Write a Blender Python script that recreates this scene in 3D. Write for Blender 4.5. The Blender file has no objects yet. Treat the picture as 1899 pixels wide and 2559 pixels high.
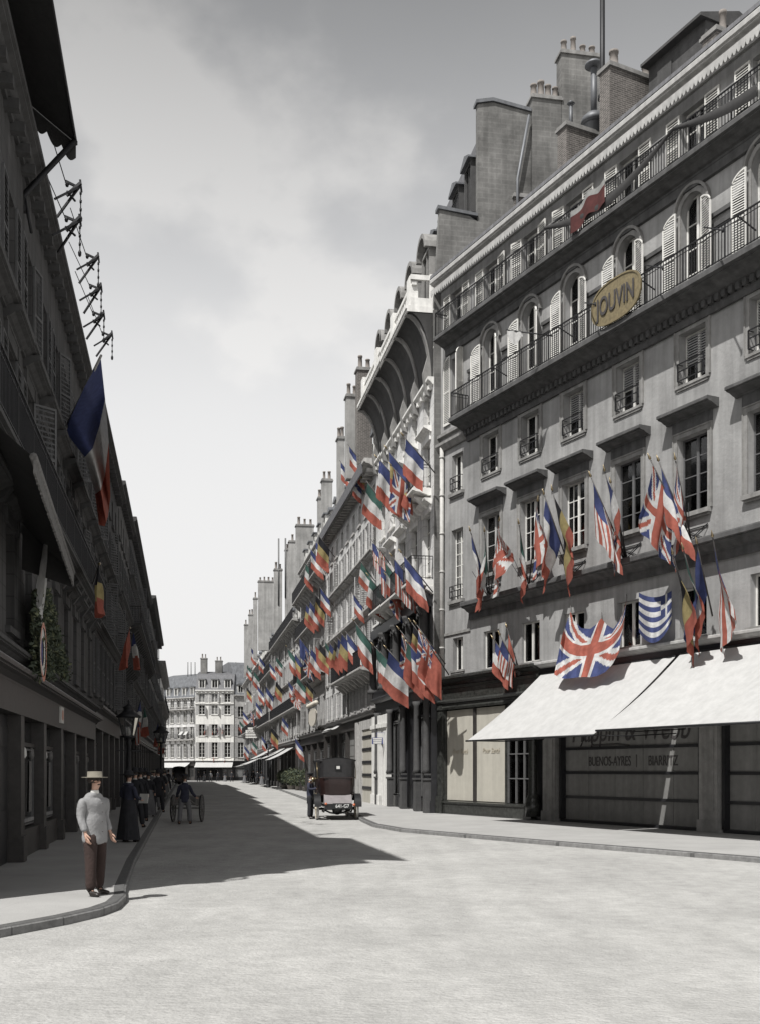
import bpy, bmesh, math, random
from mathutils import Vector, Matrix
R = random.Random(7)
PI = math.pi; rad = math.radians
scene = bpy.context.scene
COL = scene.collection
# ------------------------------------------------------------------ camera model (metres; camera 1.75 m up, level, rising front)
F, HZ, CX, H = 2700.0, 1926.0, 949.5, 1.75
cam = bpy.data.cameras.new('camera'); camo = bpy.data.objects.new('camera', cam); COL.objects.link(camo)
camo.location = (0, 0, H); camo.rotation_euler = (rad(90), 0, 0)
cam.sensor_fit = 'HORIZONTAL'; cam.sensor_width = 36.0; cam.lens = F / 1899 * 36
cam.shift_y = (HZ - 1279.5) / 1899; cam.clip_start = .1; cam.clip_end = 3000
scene.camera = camo

# ------------------------------------------------------------------ materials
def nd(nt, t, **k):
    n = nt.nodes.new(t)
    for a, v in k.items():
        if a in n.inputs.keys() if hasattr(n.inputs, 'keys') else False: n.inputs[a].default_value = v
        else: setattr(n, a, v)
    return n
def g(c): return (c, c, c, 1) if isinstance(c, (int, float)) else (c[0], c[1], c[2], 1)
MATS = {}
def mat(name, col, rough=.85, var=.18, scale=3.0, streak=0.0, bump=0.0, bscale=20.0, metal=0.0, spec=None, course=0.0, brick=None, joint=None):
    """stone / paint / cloth: one base colour broken up by object-space noise, run-down streaks, courses and bump"""
    m = bpy.data.materials.new(name); m.use_nodes = True; nt = m.node_tree; L = nt.links
    b = nt.nodes['Principled BSDF']; b.inputs['Roughness'].default_value = rough; b.inputs['Metallic'].default_value = metal
    if spec is not None: b.inputs['Specular IOR Level'].default_value = spec
    tc = nt.nodes.new('ShaderNodeTexCoord')
    c = g(col)
    n1 = nt.nodes.new('ShaderNodeTexNoise'); n1.inputs['Scale'].default_value = scale; n1.inputs['Detail'].default_value = 6
    n1.inputs['Roughness'].default_value = .62
    L.new(tc.outputs['Object'], n1.inputs['Vector'])
    r1 = nt.nodes.new('ShaderNodeMapRange'); r1.inputs[1].default_value = .3; r1.inputs[2].default_value = .7
    r1.inputs[3].default_value = 1 - var; r1.inputs[4].default_value = 1 + var * .8
    L.new(n1.outputs['Fac'], r1.inputs[0])
    fac = r1.outputs[0]
    def mul(a, bsock):
        q = nt.nodes.new('ShaderNodeMath'); q.operation = 'MULTIPLY'; L.new(a, q.inputs[0]); L.new(bsock, q.inputs[1]); return q.outputs[0]
    if streak:
        mp = nt.nodes.new('ShaderNodeMapping'); mp.inputs['Scale'].default_value = (2.2, 2.2, .16); L.new(tc.outputs['Object'], mp.inputs[0])
        n2 = nt.nodes.new('ShaderNodeTexNoise'); n2.inputs['Scale'].default_value = 1.7; n2.inputs['Detail'].default_value = 5; L.new(mp.outputs[0], n2.inputs['Vector'])
        r2 = nt.nodes.new('ShaderNodeMapRange'); r2.inputs[1].default_value = .35; r2.inputs[2].default_value = .62
        r2.inputs[3].default_value = 1 - streak; r2.inputs[4].default_value = 1.05; L.new(n2.outputs['Fac'], r2.inputs[0])
        fac = mul(fac, r2.outputs[0])
    base = None
    if brick or joint:
        bt = nt.nodes.new('ShaderNodeTexBrick')
        mp = nt.nodes.new('ShaderNodeMapping')
        sx = nt.nodes.new('ShaderNodeSeparateXYZ'); L.new(tc.outputs['Object'], sx.inputs[0])
        ad = nt.nodes.new('ShaderNodeMath'); ad.operation = 'ADD'; L.new(sx.outputs['X'], ad.inputs[0]); L.new(sx.outputs['Y'], ad.inputs[1])
        cx = nt.nodes.new('ShaderNodeCombineXYZ'); L.new(ad.outputs[0], cx.inputs[0]); L.new(sx.outputs['Z'], cx.inputs[1])
        if joint:
            cx2 = nt.nodes.new('ShaderNodeCombineXYZ'); L.new(sx.outputs['X'], cx2.inputs[0]); L.new(sx.outputs['Y'], cx2.inputs[1]); cx = cx2
        L.new(cx.outputs[0], bt.inputs['Vector'])
        p = brick or joint   # (w, h, mortar size, mortar colour factor)
        bt.inputs['Scale'].default_value = 1; bt.inputs['Brick Width'].default_value = p[0]; bt.inputs['Row Height'].default_value = p[1]
        bt.inputs['Mortar Size'].default_value = p[2]; bt.inputs['Mortar Smooth'].default_value = .3
        bt.inputs['Color1'].default_value = c; bt.inputs['Color2'].default_value = tuple(v * p[4] for v in c[:3]) + (1,)
        bt.inputs['Mortar'].default_value = tuple(v * p[3] for v in c[:3]) + (1,)
        base = bt.outputs['Color']
    mx = nt.nodes.new('ShaderNodeVectorMath'); mx.operation = 'SCALE'
    if base: L.new(base, mx.inputs[0])
    else: mx.inputs[0].default_value = c[:3]
    L.new(fac, mx.inputs['Scale'])
    L.new(mx.outputs[0], b.inputs['Base Color'])
    if bump:
        bn = nt.nodes.new('ShaderNodeTexNoise'); bn.inputs['Scale'].default_value = bscale; bn.inputs['Detail'].default_value = 5
        L.new(tc.outputs['Object'], bn.inputs['Vector'])
        bp = nt.nodes.new('ShaderNodeBump'); bp.inputs['Strength'].default_value = bump; bp.inputs['Distance'].default_value = .02
        L.new(bn.outputs['Fac'], bp.inputs['Height']); L.new(bp.outputs[0], b.inputs['Normal'])
    MATS[name] = m
    return m
mat('render_plaster', (.285, .282, .278), .9, .26, .7, .20, .5, 9)
mat('pale_stone', (.61, .603, .592), .9, .2, 1.2, .22, .3, 10, brick=(.9, .42, .012, .6, .93))
mat('grey_stone', (.43, .422, .41), .9, .2, 1.6, .3, .3, 10, brick=(.9, .42, .012, .6, .92))
mat('dark_stone', (.115, .112, .112), .9, .25, 1.6, .35, .3, 10)
mat('shaded_stone', (.072, .070, .070), .9, .25, 1.4, .4, .3, 10, brick=(.9, .42, .014, .55, .9))  # left fronts: part of their shade is put into this dark colour
mat('shaded_stone_pale', (.12, .117, .115), .9, .25, 1.4, .35, .3, 10, brick=(.9, .42, .014, .55, .92))  # paler left fronts, shade likewise painted into the base colour
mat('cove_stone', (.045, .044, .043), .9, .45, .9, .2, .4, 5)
mat('ledge_soot', (.082, .081, .081), .85, .3, 3, .3, .3, 14)
mat('far_trim', (.42, .41, .395), .88, .2, 4, .25, .3, 18)
mat('trim_stone', (.235, .23, .222), .88, .2, 4, .25, .3, 18)
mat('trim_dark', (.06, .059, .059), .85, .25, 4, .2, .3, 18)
mat('bright_stone', (.66, .65, .62), .9, .1, 2, .15, .3, 10)
mat('shutter_pale', (.38, .375, .37), .75, .18, 5, .2)
mat('trim_white', (.70, .69, .665), .85, .14, 4, .15, .2, 18)
mat('stack_render', (.32, .315, .305), .95, .3, .8, .2, .6, 5)
mat('party_wall', (.15, .147, .141), .95, .55, .6, .2, .8, 5, brick=(.55, .21, .025, 1.10, .90))
mat('brick', (.12, .11, .102), .9, .3, 5, .2, .4, 20, brick=(.23, .075, .012, 1.9, .7))
mat('zinc', (.15, .155, .165), .55, .2, 2, .25, .15, 8, metal=.3)
mat('slate', (.13, .13, .138), .7, .2, 6, .2, .3, 12, brick=(.25, .18, .01, .6, .8))
mat('pot_clay', (.20, .18, .165), .9, .2, 8)
mat('iron', (.02, .02, .022), .55, .2, 9, metal=.4)
mat('iron_grey', (.12, .12, .12), .6, .2, 9, metal=.2)
mat('downpipe_paint', (.42, .41, .39), .6, .15, 6, .2)
mat('paint_white', (.62, .61, .58), .6, .12, 6, .15)
mat('paint_grey', (.38, .375, .365), .7, .15, 6, .2)
mat('shutter_grey', (.27, .268, .265), .75, .18, 5, .25)
mat('shutter_dark', (.10, .10, .102), .75, .2, 5, .2)
mat('curtain', (.42, .41, .38), .9, .1, 5)
mat('interior', (.018, .018, .02), .9, .1, 3)
mat('shop_marble', (.036, .037, .034), .28, .7, 9, 0, .05, 8)
mat('shop_black', (.018, .018, .02), .35, .3, 6)
mat('shop_brown', (.040, .036, .034), .45, .3, 6)
mat('blind_beige', (.40, .38, .33), .9, .06, 3, .06)
mat('shutter_slats', (.19, .187, .18), .8, .12, 5, .15)
mat('lettering_dark', (.05, .045, .045), .8, .2, 10)
mat('lettering_faint', (.38, .34, .27), .9, .2, 10)
mat('lettering_white', (.75, .75, .74), .7, .05, 10)
mat('canvas', (.42, .417, .41), .95, .05, 12, .06, .35, 60)
mat('canvas_dark', (.035, .034, .034), .95, .15, 8, .1, .3, 40)
mat('canvas_fringe', (.15, .145, .14), .95, .3, 18)
mat('gilt_sign', (.17, .137, .075), .7, .35, 9)
mat('sign_pale', (.55, .51, .44), .8, .15, 6)
mat('sign_blue', (.03, .04, .16), .6, .15, 6)
mat('asphalt_walk', (.325, .320, .311), .95, .12, .8, 0, .35, 45, joint=(2.4, 1.2, .008, .88, .98))
mat('granite', (.19, .188, .185), .85, .3, 7, 0, .5, 30, brick=(1.15, 9, .02, .45, .88))
mat('leaf', (.05, .065, .04), .7, .4, 9)
mat('leaf_dry', (.12, .13, .07), .8, .4, 9)
mat('earth_pot', (.22, .20, .18), .9, .2, 6)
mat('taxi_leather', (.022, .021, .022), .5, .3, 7, 0, .3, 30)
mat('taxi_body', (.022, .012, .011), .3, .2, 4)
mat('taxi_trunk', (.20, .183, .186), .75, .15, 6)
mat('taxi_black', (.012, .012, .013), .4, .2, 6)
mat('tyre', (.35, .34, .32), .9, .2, 9)
mat('spoke_wood', (.38, .34, .27), .6, .15, 9)
mat('lamp_red', (.45, .12, .05), .3, .1, 9)
mat('brass', (.3, .24, .15), .35, .15, 9, metal=.8)
mat('skin', (.45, .28, .21), .6, .08, 9)
mat('hair', (.03, .022, .018), .8, .2, 20)
mat('cloth_lightgrey', (.24, .238, .24), .95, .12, 6, 0, .5, 30)
mat('cloth_black', (.02, .02, .024), .9, .3, 8, 0, .5, 25)
mat('cloth_navy', (.028, .03, .05), .9, .3, 8, 0, .5, 25)
mat('cloth_brown', (.032, .019, .016), .95, .2, 8, 0, .5, 25)
mat('cloth_grey', (.14, .14, .145), .95, .2, 8, 0, .5, 25)
mat('cloth_pale', (.45, .45, .46), .95, .1, 8, 0, .5, 25)
mat('straw', (.17, .155, .125), .9, .15, 20)
mat('leather', (.02, .016, .014), .4, .2, 10)
mat('cart_wood', (.15, .145, .14), .8, .3, 8)
mat('rope_green', (.07, .085, .05), .95, .4, 12)
# glass: dark reflective pane, see-through
def glass(name, trans, rough=.06, tint=.8):
    m = bpy.data.materials.new(name); m.use_nodes = True; nt = m.node_tree; nt.nodes.clear(); L = nt.links
    o = nt.nodes.new('ShaderNodeOutputMaterial'); mx = nt.nodes.new('ShaderNodeMixShader')
    t = nt.nodes.new('ShaderNodeBsdfTransparent'); t.inputs[0].default_value = (tint, tint, tint, 1)
    gl = nt.nodes.new('ShaderNodeBsdfGlossy'); gl.inputs['Roughness'].default_value = rough; gl.inputs[0].default_value = (.8, .8, .8, 1)
    fr = nt.nodes.new('ShaderNodeFresnel'); fr.inputs[0].default_value = 1.5
    ad = nt.nodes.new('ShaderNodeMath'); ad.operation = 'ADD'; ad.inputs[1].default_value = 1 - trans; L.new(fr.outputs[0], ad.inputs[0])
    L.new(ad.outputs[0], mx.inputs[0]); L.new(t.outputs[0], mx.inputs[1]); L.new(gl.outputs[0], mx.inputs[2]); L.new(mx.outputs[0], o.inputs[0])
    MATS[name] = m
glass('glass', .98)
def pane_mat(name, dark, light):
    """window glass with a dim room behind: dark, a few with drawn blinds (per object)"""
    m = bpy.data.materials.new(name); m.use_nodes = True; nt = m.node_tree; L = nt.links; b = nt.nodes['Principled BSDF']
    b.inputs['Roughness'].default_value = .12
    oi = nt.nodes.new('ShaderNodeObjectInfo'); rp = nt.nodes.new('ShaderNodeValToRGB'); rp.color_ramp.interpolation = 'CONSTANT'
    e = rp.color_ramp.elements; e[0].color = g(dark); e[1].position = .72; e[1].color = g(light)
    x = e.new(.4); x.color = g(dark * 1.8)
    L.new(oi.outputs['Random'], rp.inputs[0]); L.new(rp.outputs[0], b.inputs['Base Color']); MATS[name] = m
pane_mat('pane', .012, .16); pane_mat('pane_dim', .010, .05)
# cloth of the flags: colour comes from the dyed pattern stored on the faces
m = bpy.data.materials.new('flag_cloth'); m.use_nodes = True; nt = m.node_tree; b = nt.nodes['Principled BSDF']; b.inputs['Roughness'].default_value = .9
at = nt.nodes.new('ShaderNodeAttribute'); at.attribute_name = 'dye'
tcn = nt.nodes.new('ShaderNodeTexCoord'); nz = nt.nodes.new('ShaderNodeTexNoise'); nz.inputs['Scale'].default_value = 7; nt.links.new(tcn.outputs['Object'], nz.inputs['Vector'])
rr = nt.nodes.new('ShaderNodeMapRange'); rr.inputs[1].default_value = .3; rr.inputs[2].default_value = .7; rr.inputs[3].default_value = .8; rr.inputs[4].default_value = 1.08; nt.links.new(nz.outputs['Fac'], rr.inputs[0])
vs = nt.nodes.new('ShaderNodeVectorMath'); vs.operation = 'SCALE'; nt.links.new(at.outputs['Color'], vs.inputs[0]); nt.links.new(rr.outputs[0], vs.inputs['Scale'])
nt.links.new(vs.outputs[0], b.inputs['Base Color'])
tl = nt.nodes.new('ShaderNodeBsdfTranslucent'); nt.links.new(vs.outputs[0], tl.inputs[0]); ms = nt.nodes.new('ShaderNodeMixShader'); ms.inputs[0].default_value = .35
nt.links.new(b.outputs[0], ms.inputs[1]); nt.links.new(tl.outputs[0], ms.inputs[2]); nt.links.new(ms.outputs[0], nt.nodes['Material Output'].inputs[0])
MATS['flag_cloth'] = m
# canvas lets some sun through
m = MATS['canvas']; nt = m.node_tree; b = nt.nodes['Principled BSDF']; tl = nt.nodes.new('ShaderNodeBsdfTranslucent'); tl.inputs[0].default_value = (.8, .78, .74, 1)
ms = nt.nodes.new('ShaderNodeMixShader'); ms.inputs[0].default_value = .03; nt.links.new(b.outputs[0], ms.inputs[1]); nt.links.new(tl.outputs[0], ms.inputs[2]); nt.links.new(ms.outputs[0], nt.nodes['Material Output'].inputs[0])
# road: worn wood-block and macadam, dusty, with wheel tracks along the street
m = bpy.data.materials.new('road_surface'); m.use_nodes = True; nt = m.node_tree; L = nt.links; b = nt.nodes['Principled BSDF']; b.inputs['Roughness'].default_value = .95
tcn = nt.nodes.new('ShaderNodeTexCoord')
def noise(sc, scl, det=6, rot=0):
    mp = nt.nodes.new('ShaderNodeMapping'); mp.inputs['Scale'].default_value = scl; mp.inputs['Rotation'].default_value = (0, 0, rot)
    L.new(tcn.outputs['Object'], mp.inputs[0]); n = nt.nodes.new('ShaderNodeTexNoise'); n.inputs['Scale'].default_value = sc; n.inputs['Detail'].default_value = det
    L.new(mp.outputs[0], n.inputs['Vector']); return n.outputs['Fac']
def rng(s, a, bb, lo, hi):
    r = nt.nodes.new('ShaderNodeMapRange'); r.inputs[1].default_value = a; r.inputs[2].default_value = bb; r.inputs[3].default_value = lo; r.inputs[4].default_value = hi; L.new(s, r.inputs[0]); return r.outputs[0]
def mth(a, bb, op='MULTIPLY'):
    q = nt.nodes.new('ShaderNodeMath'); q.operation = op; L.new(a, q.inputs[0]); L.new(bb, q.inputs[1]); return q.outputs[0]
f = mth(rng(noise(.35, (1, 1, 1)), .35, .65, .9, 1.07), rng(noise(1.0, (2.6, .14, 1), 5, rad(10.3)), .35, .65, .96, 1.03))
f = mth(f, rng(noise(5, (1, 1, 1), 9), .3, .7, .88, 1.09)); f = mth(f, rng(noise(42, (1, 1, 1), 4), .3, .7, .86, 1.10)); f = mth(f, rng(noise(2.3, (1, 1, 1), 7), .66, .74, 1.0, .86)); f = mth(f, rng(noise(.8, (1.4, .5, 1), 6, rad(10)), .35, .68, .92, 1.05))
bt = nt.nodes.new('ShaderNodeTexBrick'); mp = nt.nodes.new('ShaderNodeMapping'); mp.inputs['Rotation'].default_value = (0, 0, rad(10.3)); L.new(tcn.outputs['Object'], mp.inputs[0]); L.new(mp.outputs[0], bt.inputs['Vector'])
bt.inputs['Scale'].default_value = 1; bt.inputs['Brick Width'].default_value = .17; bt.inputs['Row Height'].default_value = .10; bt.inputs['Mortar Size'].default_value = .010; bt.inputs['Mortar Smooth'].default_value = .6
bt.inputs['Color1'].default_value = (.375, .370, .357, 1); bt.inputs['Color2'].default_value = (.365, .360, .347, 1); bt.inputs['Mortar'].default_value = (.348, .343, .331, 1)
vs = nt.nodes.new('ShaderNodeVectorMath'); vs.operation = 'SCALE'; L.new(bt.outputs['Color'], vs.inputs[0]); L.new(f, vs.inputs['Scale']); L.new(vs.outputs[0], b.inputs['Base Color'])
bp = nt.nodes.new('ShaderNodeBump'); bp.inputs['Strength'].default_value = .9; bp.inputs['Distance'].default_value = .03; L.new(noise(16, (1, 1, 1), 7), bp.inputs['Height']); L.new(bp.outputs[0], b.inputs['Normal'])
MATS['road_surface'] = m

# ------------------------------------------------------------------ mesh builder
def lerp(a, b_, t): return a + (b_-a)*t
class MB:
    def __init__(s): s.v = []; s.f = []; s.m = []; s.sm = []; s.cur = 0; s.smooth = False; s.M = None
    def add(s, vs, fs):
        n = len(s.v)
        if s.M is not None: vs = [tuple(s.M @ Vector(p)) for p in vs]
        s.v += [tuple(p) for p in vs]
        for f in fs: s.f.append(tuple(i + n for i in f)); s.m.append(s.cur); s.sm.append(s.smooth)
    def box(s, x0, x1, y0, y1, z0, z1):
        s.add([(x0,y0,z0),(x1,y0,z0),(x1,y1,z0),(x0,y1,z0),(x0,y0,z1),(x1,y0,z1),(x1,y1,z1),(x0,y1,z1)],
              [(0,3,2,1),(4,5,6,7),(0,1,5,4),(1,2,6,5),(2,3,7,6),(3,0,4,7)]); return s
    def bar(s, a, b, w, h=None):
        """square bar from a to b"""
        h = h or w; a = Vector(a); b = Vector(b); d = (b - a).normalized(); up = Vector((0,0,1)) if abs(d.z) < .95 else Vector((0,1,0))
        e = d.cross(up).normalized() * w / 2; u = e.cross(d).normalized() * h / 2
        s.add([a-e-u, a+e-u, a+e+u, a-e+u, b-e-u, b+e-u, b+e+u, b-e+u], [(0,1,2,3),(7,6,5,4),(0,4,5,1),(1,5,6,2),(2,6,7,3),(3,7,4,0)]); return s
    def tube(s, pts, r, n=8, caps=True):
        pts = [Vector(p) for p in pts]; rs = r if isinstance(r, (list, tuple)) else [r] * len(pts); vs = []; k = len(pts)
        for i, p in enumerate(pts):
            d = (pts[min(i+1, k-1)] - pts[max(i-1, 0)]); d = d.normalized() if d.length > 1e-9 else Vector((0,0,1))
            up = Vector((0,0,1)) if abs(d.z) < .9 else Vector((1,0,0)); e = d.cross(up).normalized(); u = e.cross(d)
            for j in range(n): a = 2*PI*j/n; vs.append(p + (e*math.cos(a) + u*math.sin(a)) * rs[i])
        fs = [(i*n+j, i*n+(j+1)%n, (i+1)*n+(j+1)%n, (i+1)*n+j) for i in range(k-1) for j in range(n)]
        if caps: fs += [tuple(range(n-1,-1,-1)), tuple((k-1)*n+j for j in range(n))]
        o = s.smooth; s.smooth = True; s.add(vs, fs); s.smooth = o; return s
    def lathe(s, prof, c=(0,0,0), n=14):
        vs = [(c[0]+r*math.cos(2*PI*j/n), c[1]+r*math.sin(2*PI*j/n), c[2]+z) for r, z in prof for j in range(n)]
        k = len(prof); fs = [(i*n+j, i*n+(j+1)%n, (i+1)*n+(j+1)%n, (i+1)*n+j) for i in range(k-1) for j in range(n)]
        fs += [tuple(range(n-1,-1,-1)), tuple((k-1)*n+j for j in range(n))]
        o = s.smooth; s.smooth = True; s.add(vs, fs); s.smooth = o; return s
    def prism_x(s, prof, x0, x1):
        """profile of (y,z) pushed along x"""
        n = len(prof); s.add([(x0,y,z) for y,z in prof] + [(x1,y,z) for y,z in prof],
            [(i,(i+1)%n,n+(i+1)%n,n+i) for i in range(n)] + [tuple(range(n-1,-1,-1)), tuple(range(n,2*n))]); return s
    def prism_y(s, poly, y0, y1):
        """polygon of (x,z) pushed along y"""
        n = len(poly); s.add([(x,y0,z) for x,z in poly] + [(x,y1,z) for x,z in poly],
            [(i,(i+1)%n,n+(i+1)%n,n+i) for i in range(n)] + [tuple(range(n-1,-1,-1)), tuple(range(n,2*n))]); return s
    def prism_z(s, poly, z0, z1):
        n = len(poly); s.add([(x,y,z0) for x,y in poly] + [(x,y,z1) for x,y in poly],
            [(i,(i+1)%n,n+(i+1)%n,n+i) for i in range(n)] + [tuple(range(n-1,-1,-1)), tuple(range(n,2*n))]); return s
    def grid(s, fn, nu, nv, smooth=True):
        vs = [fn(i/nu, j/nv) for i in range(nu+1) for j in range(nv+1)]
        o = s.smooth; s.smooth = smooth; s.add(vs, [(i*(nv+1)+j, (i+1)*(nv+1)+j, (i+1)*(nv+1)+j+1, i*(nv+1)+j+1) for i in range(nu) for j in range(nv)]); s.smooth = o; return s
    def mesh(s, name, mats):
        me = bpy.data.meshes.new(name); me.from_pydata(s.v, [], s.f)
        for x in (mats if isinstance(mats, (list, tuple)) else [mats]): me.materials.append(MATS[x])
        me.polygons.foreach_set('material_index', s.m); me.polygons.foreach_set('use_smooth', s.sm)
        me.update(); bm = bmesh.new(); bm.from_mesh(me); bmesh.ops.recalc_face_normals(bm, faces=bm.faces); bm.to_mesh(me); bm.free(); return me
    def build(s, name, mats, parent=None, loc=(0,0,0), rz=0):
        return put(name, s.mesh(name, mats), parent, loc, rz)
def put(name, me, parent=None, loc=(0,0,0), rz=0):
    o = bpy.data.objects.new(name, me); COL.objects.link(o); o.location = loc; o.rotation_euler = (0,0,rz); o.parent = parent; return o
def tag(o, label=None, cat=None, group=None, kind=None):
    if label: o['label'] = label
    if cat: o['category'] = cat
    if group: o['group'] = group
    if kind: o['kind'] = kind
    return o
def thing(name, label, cat, loc=(0,0,0), rz=0, group=None):
    o = bpy.data.objects.new(name, None); COL.objects.link(o); o.location = loc; o.rotation_euler = (0,0,rz); o.empty_display_size = .3
    return tag(o, label, cat, group)
KIDS = {}
def copy_tree(o, loc, rz, label=None, group=None):
    kids = [c for c in bpy.data.objects if c.parent == o]
    c = o.copy(); COL.objects.link(c); c.location = loc; c.rotation_euler = (0,0,rz)
    if label: c['label'] = label
    if group: c['group'] = group
    for k in kids:
        d = k.copy(); COL.objects.link(d); d.parent = c
        for k2 in [q for q in bpy.data.objects if q.parent == k]:
            e = k2.copy(); COL.objects.link(e); e.parent = d
    return c
def text_mesh(body, size, mats='lettering_dark', extrude=.006, shear=0, align='CENTER', space=1.0, bold=0):
    cu = bpy.data.curves.new('lettering', 'FONT'); cu.body = body; cu.size = size; cu.extrude = extrude; cu.shear = shear; cu.align_x = align; cu.space_character = space; cu.offset = bold
    o = bpy.data.objects.new('lettering_tmp', cu); COL.objects.link(o); bpy.context.view_layer.update()
    me = bpy.data.meshes.new_from_object(o.evaluated_get(bpy.context.evaluated_depsgraph_get())); bpy.data.objects.remove(o)
    me.materials.clear(); me.materials.append(MATS[mats]); return me
def put_text(body, size, parent, loc, mats='lettering_dark', rz=0, sx=1, **k):
    me = text_mesh(body, size, mats, **k); o = put('lettering', me, parent, loc); o.rotation_euler = (rad(90), 0, rz); o.scale = (sx, 1, 1); return o

# ------------------------------------------------------------------ facade frames: local x along the facade, y into the house, z up
class Frame:
    def __init__(s, X, Y, dx, dy):
        n = math.hypot(dx, dy); s.X, s.Y, s.dx, s.dy = X, Y, dx/n, dy/n; s.rz = math.atan2(s.dy, s.dx)
    def u(s, px, w=0):
        nx, ny = -s.dy, s.dx; X = s.X - w*nx; Y = s.Y - w*ny; k = (px - CX)/F
        return (k*Y - X)/(s.dx - k*s.dy)
    def uz(s, px, py, w=0):
        u = s.u(px, w); Y = s.Y - w*s.dx + u*s.dy; return u, H + (HZ - py)/F*Y
    def P(s, u, w=0, z=0): return Vector((s.X + u*s.dx + w*s.dy, s.Y + u*s.dy - w*s.dx, z))
    def W(s, px, py, w=0):
        u, z = s.uz(px, py, w); return s.P(u, w, z)
NEAR = Frame(2.586, 44.046, .4470811, -.8944934)            # the near house on the right, turned towards the square
CR = 10.2; SL = -.1813
RST = Frame(SL*44.2 + CR, 44.2, -SL, -1)                    # right side of the street; x towards the camera
LST = Frame(SL*14.0 - 3.2, 14.0, SL, 1)                     # left side of the street; x away from the camera
def yr(Y): return (44.2 - Y)/math.cos(math.atan(.1813))     # depth -> u on the right side
def yl(Y): return (Y - 14.0)/math.cos(math.atan(.1813))
def gp(px, Y): return Vector(((px - CX)/F*Y, Y, 0))

# ------------------------------------------------------------------ building kit
def wall(mb, x0, x1, z0, z1, holes, y=0.0, depth=.28):
    """front wall sheet with rectangular openings and their reveals"""
    xs = sorted(set([x0, x1] + [h[0] for h in holes] + [h[1] for h in holes])); zs = sorted(set([z0, z1] + [h[2] for h in holes] + [h[3] for h in holes]))
    xs = [x for x in xs if x0 <= x <= x1]; zs = [z for z in zs if z0 <= z <= z1]
    for i in range(len(xs)-1):
        for j in range(len(zs)-1):
            cx, cz = (xs[i]+xs[i+1])/2, (zs[j]+zs[j+1])/2
            if any(h[0] < cx < h[1] and h[2] < cz < h[3] for h in holes): continue
            mb.add([(xs[i],y,zs[j]),(xs[i+1],y,zs[j]),(xs[i+1],y,zs[j+1]),(xs[i],y,zs[j+1])], [(0,1,2,3)])
    for a, b_, c, d in [h[:4] for h in holes]:
        Y = y + depth
        mb.add([(a,y,c),(a,Y,c),(a,Y,d),(a,y,d)], [(0,1,2,3)]); mb.add([(b_,y,c),(b_,Y,c),(b_,Y,d),(b_,y,d)], [(0,1,2,3)])
        mb.add([(a,y,c),(b_,y,c),(b_,Y,c),(a,Y,c)], [(0,1,2,3)]); mb.add([(a,y,d),(b_,y,d),(b_,Y,d),(a,Y,d)], [(0,1,2,3)])
def sash(w, h, bars=3, y=.16, t=.05, vb=0):
    """casement pair seen from the street, origin at sill centre"""
    mb = MB(); mb.box(-w/2, -w/2+t, y, y+.07, 0, h); mb.box(w/2-t, w/2, y, y+.07, 0, h); mb.box(-w/2+t, w/2-t, y, y+.07, h-t, h); mb.box(-w/2+t, w/2-t, y, y+.07, 0, t)
    mb.box(-.045, .045, y-.015, y+.06, t, h-t)
    for k in range(1, bars+1): z = t + (h-2*t)*k/(bars+1); mb.box(-w/2+t, -.045, y+.01, y+.05, z-.014, z+.014); mb.box(.045, w/2-t, y+.01, y+.05, z-.014, z+.014)
    if vb:
        for sgn in (-1, 1): x = sgn*w/4; mb.box(x-.012, x+.012, y+.012, y+.048, t, h-t)
    return mb
def louvre(w, h, arch=0.0, inner=1, t=.045, pitch=.07):
    """one louvred shutter leaf standing proud of the wall; x 0..w outward from its hinge, origin bottom hinge; arch = drop of its outer shoulder"""
    mb = MB(); d0, d1 = -.045, 0
    def top(x):
        if not arch: return h
        r = x/w; return h - arch*(1 - math.sqrt(max(0, 1-(r if inner>0 else 1-r)**2)))
    mb.box(0, t, d0, d1, 0, top(t if inner>0 else 0) ); mb.box(w-t, w, d0, d1, 0, max(top(w-.01), h-arch))
    mb.box(t, w-t, d0, d1, 0, t*1.6); mb.box(t, w-t, d0, d1, h*.48, h*.48+t*1.3)
    n = 8
    for k in range(n):
        a, b_ = t+(w-2*t)*k/n, t+(w-2*t)*(k+1)/n; za, zb = top(a), top(b_)
        mb.prism_y([(a,za-t),(b_,zb-t),(b_,zb),(a,za)], d0, d1)
    z = t*1.6 + pitch/2
    while z < h - t:
        if not (h*.48-.02 < z < h*.48+t*1.3):
            xa, xb = t, w-t
            if arch:
                while xb > xa+.05 and top(xb) - t*.6 < z+.03: xb -= .02
                while xa < xb-.05 and top(xa) - t*.6 < z+.03: xa += .02
            if xb - xa > .06: mb.add([(xa,d0+.004,z-.025),(xb,d0+.004,z-.025),(xb,d1-.006,z+.02),(xa,d1-.006,z+.02),(xa,d0+.004,z-.017),(xb,d0+.004,z-.017),(xb,d1-.006,z+.028),(xa,d1-.006,z+.028)],
                                     [(0,1,2,3),(7,6,5,4),(0,4,5,1),(1,5,6,2),(2,6,7,3),(3,7,4,0)])
        z += pitch
    return mb
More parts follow.
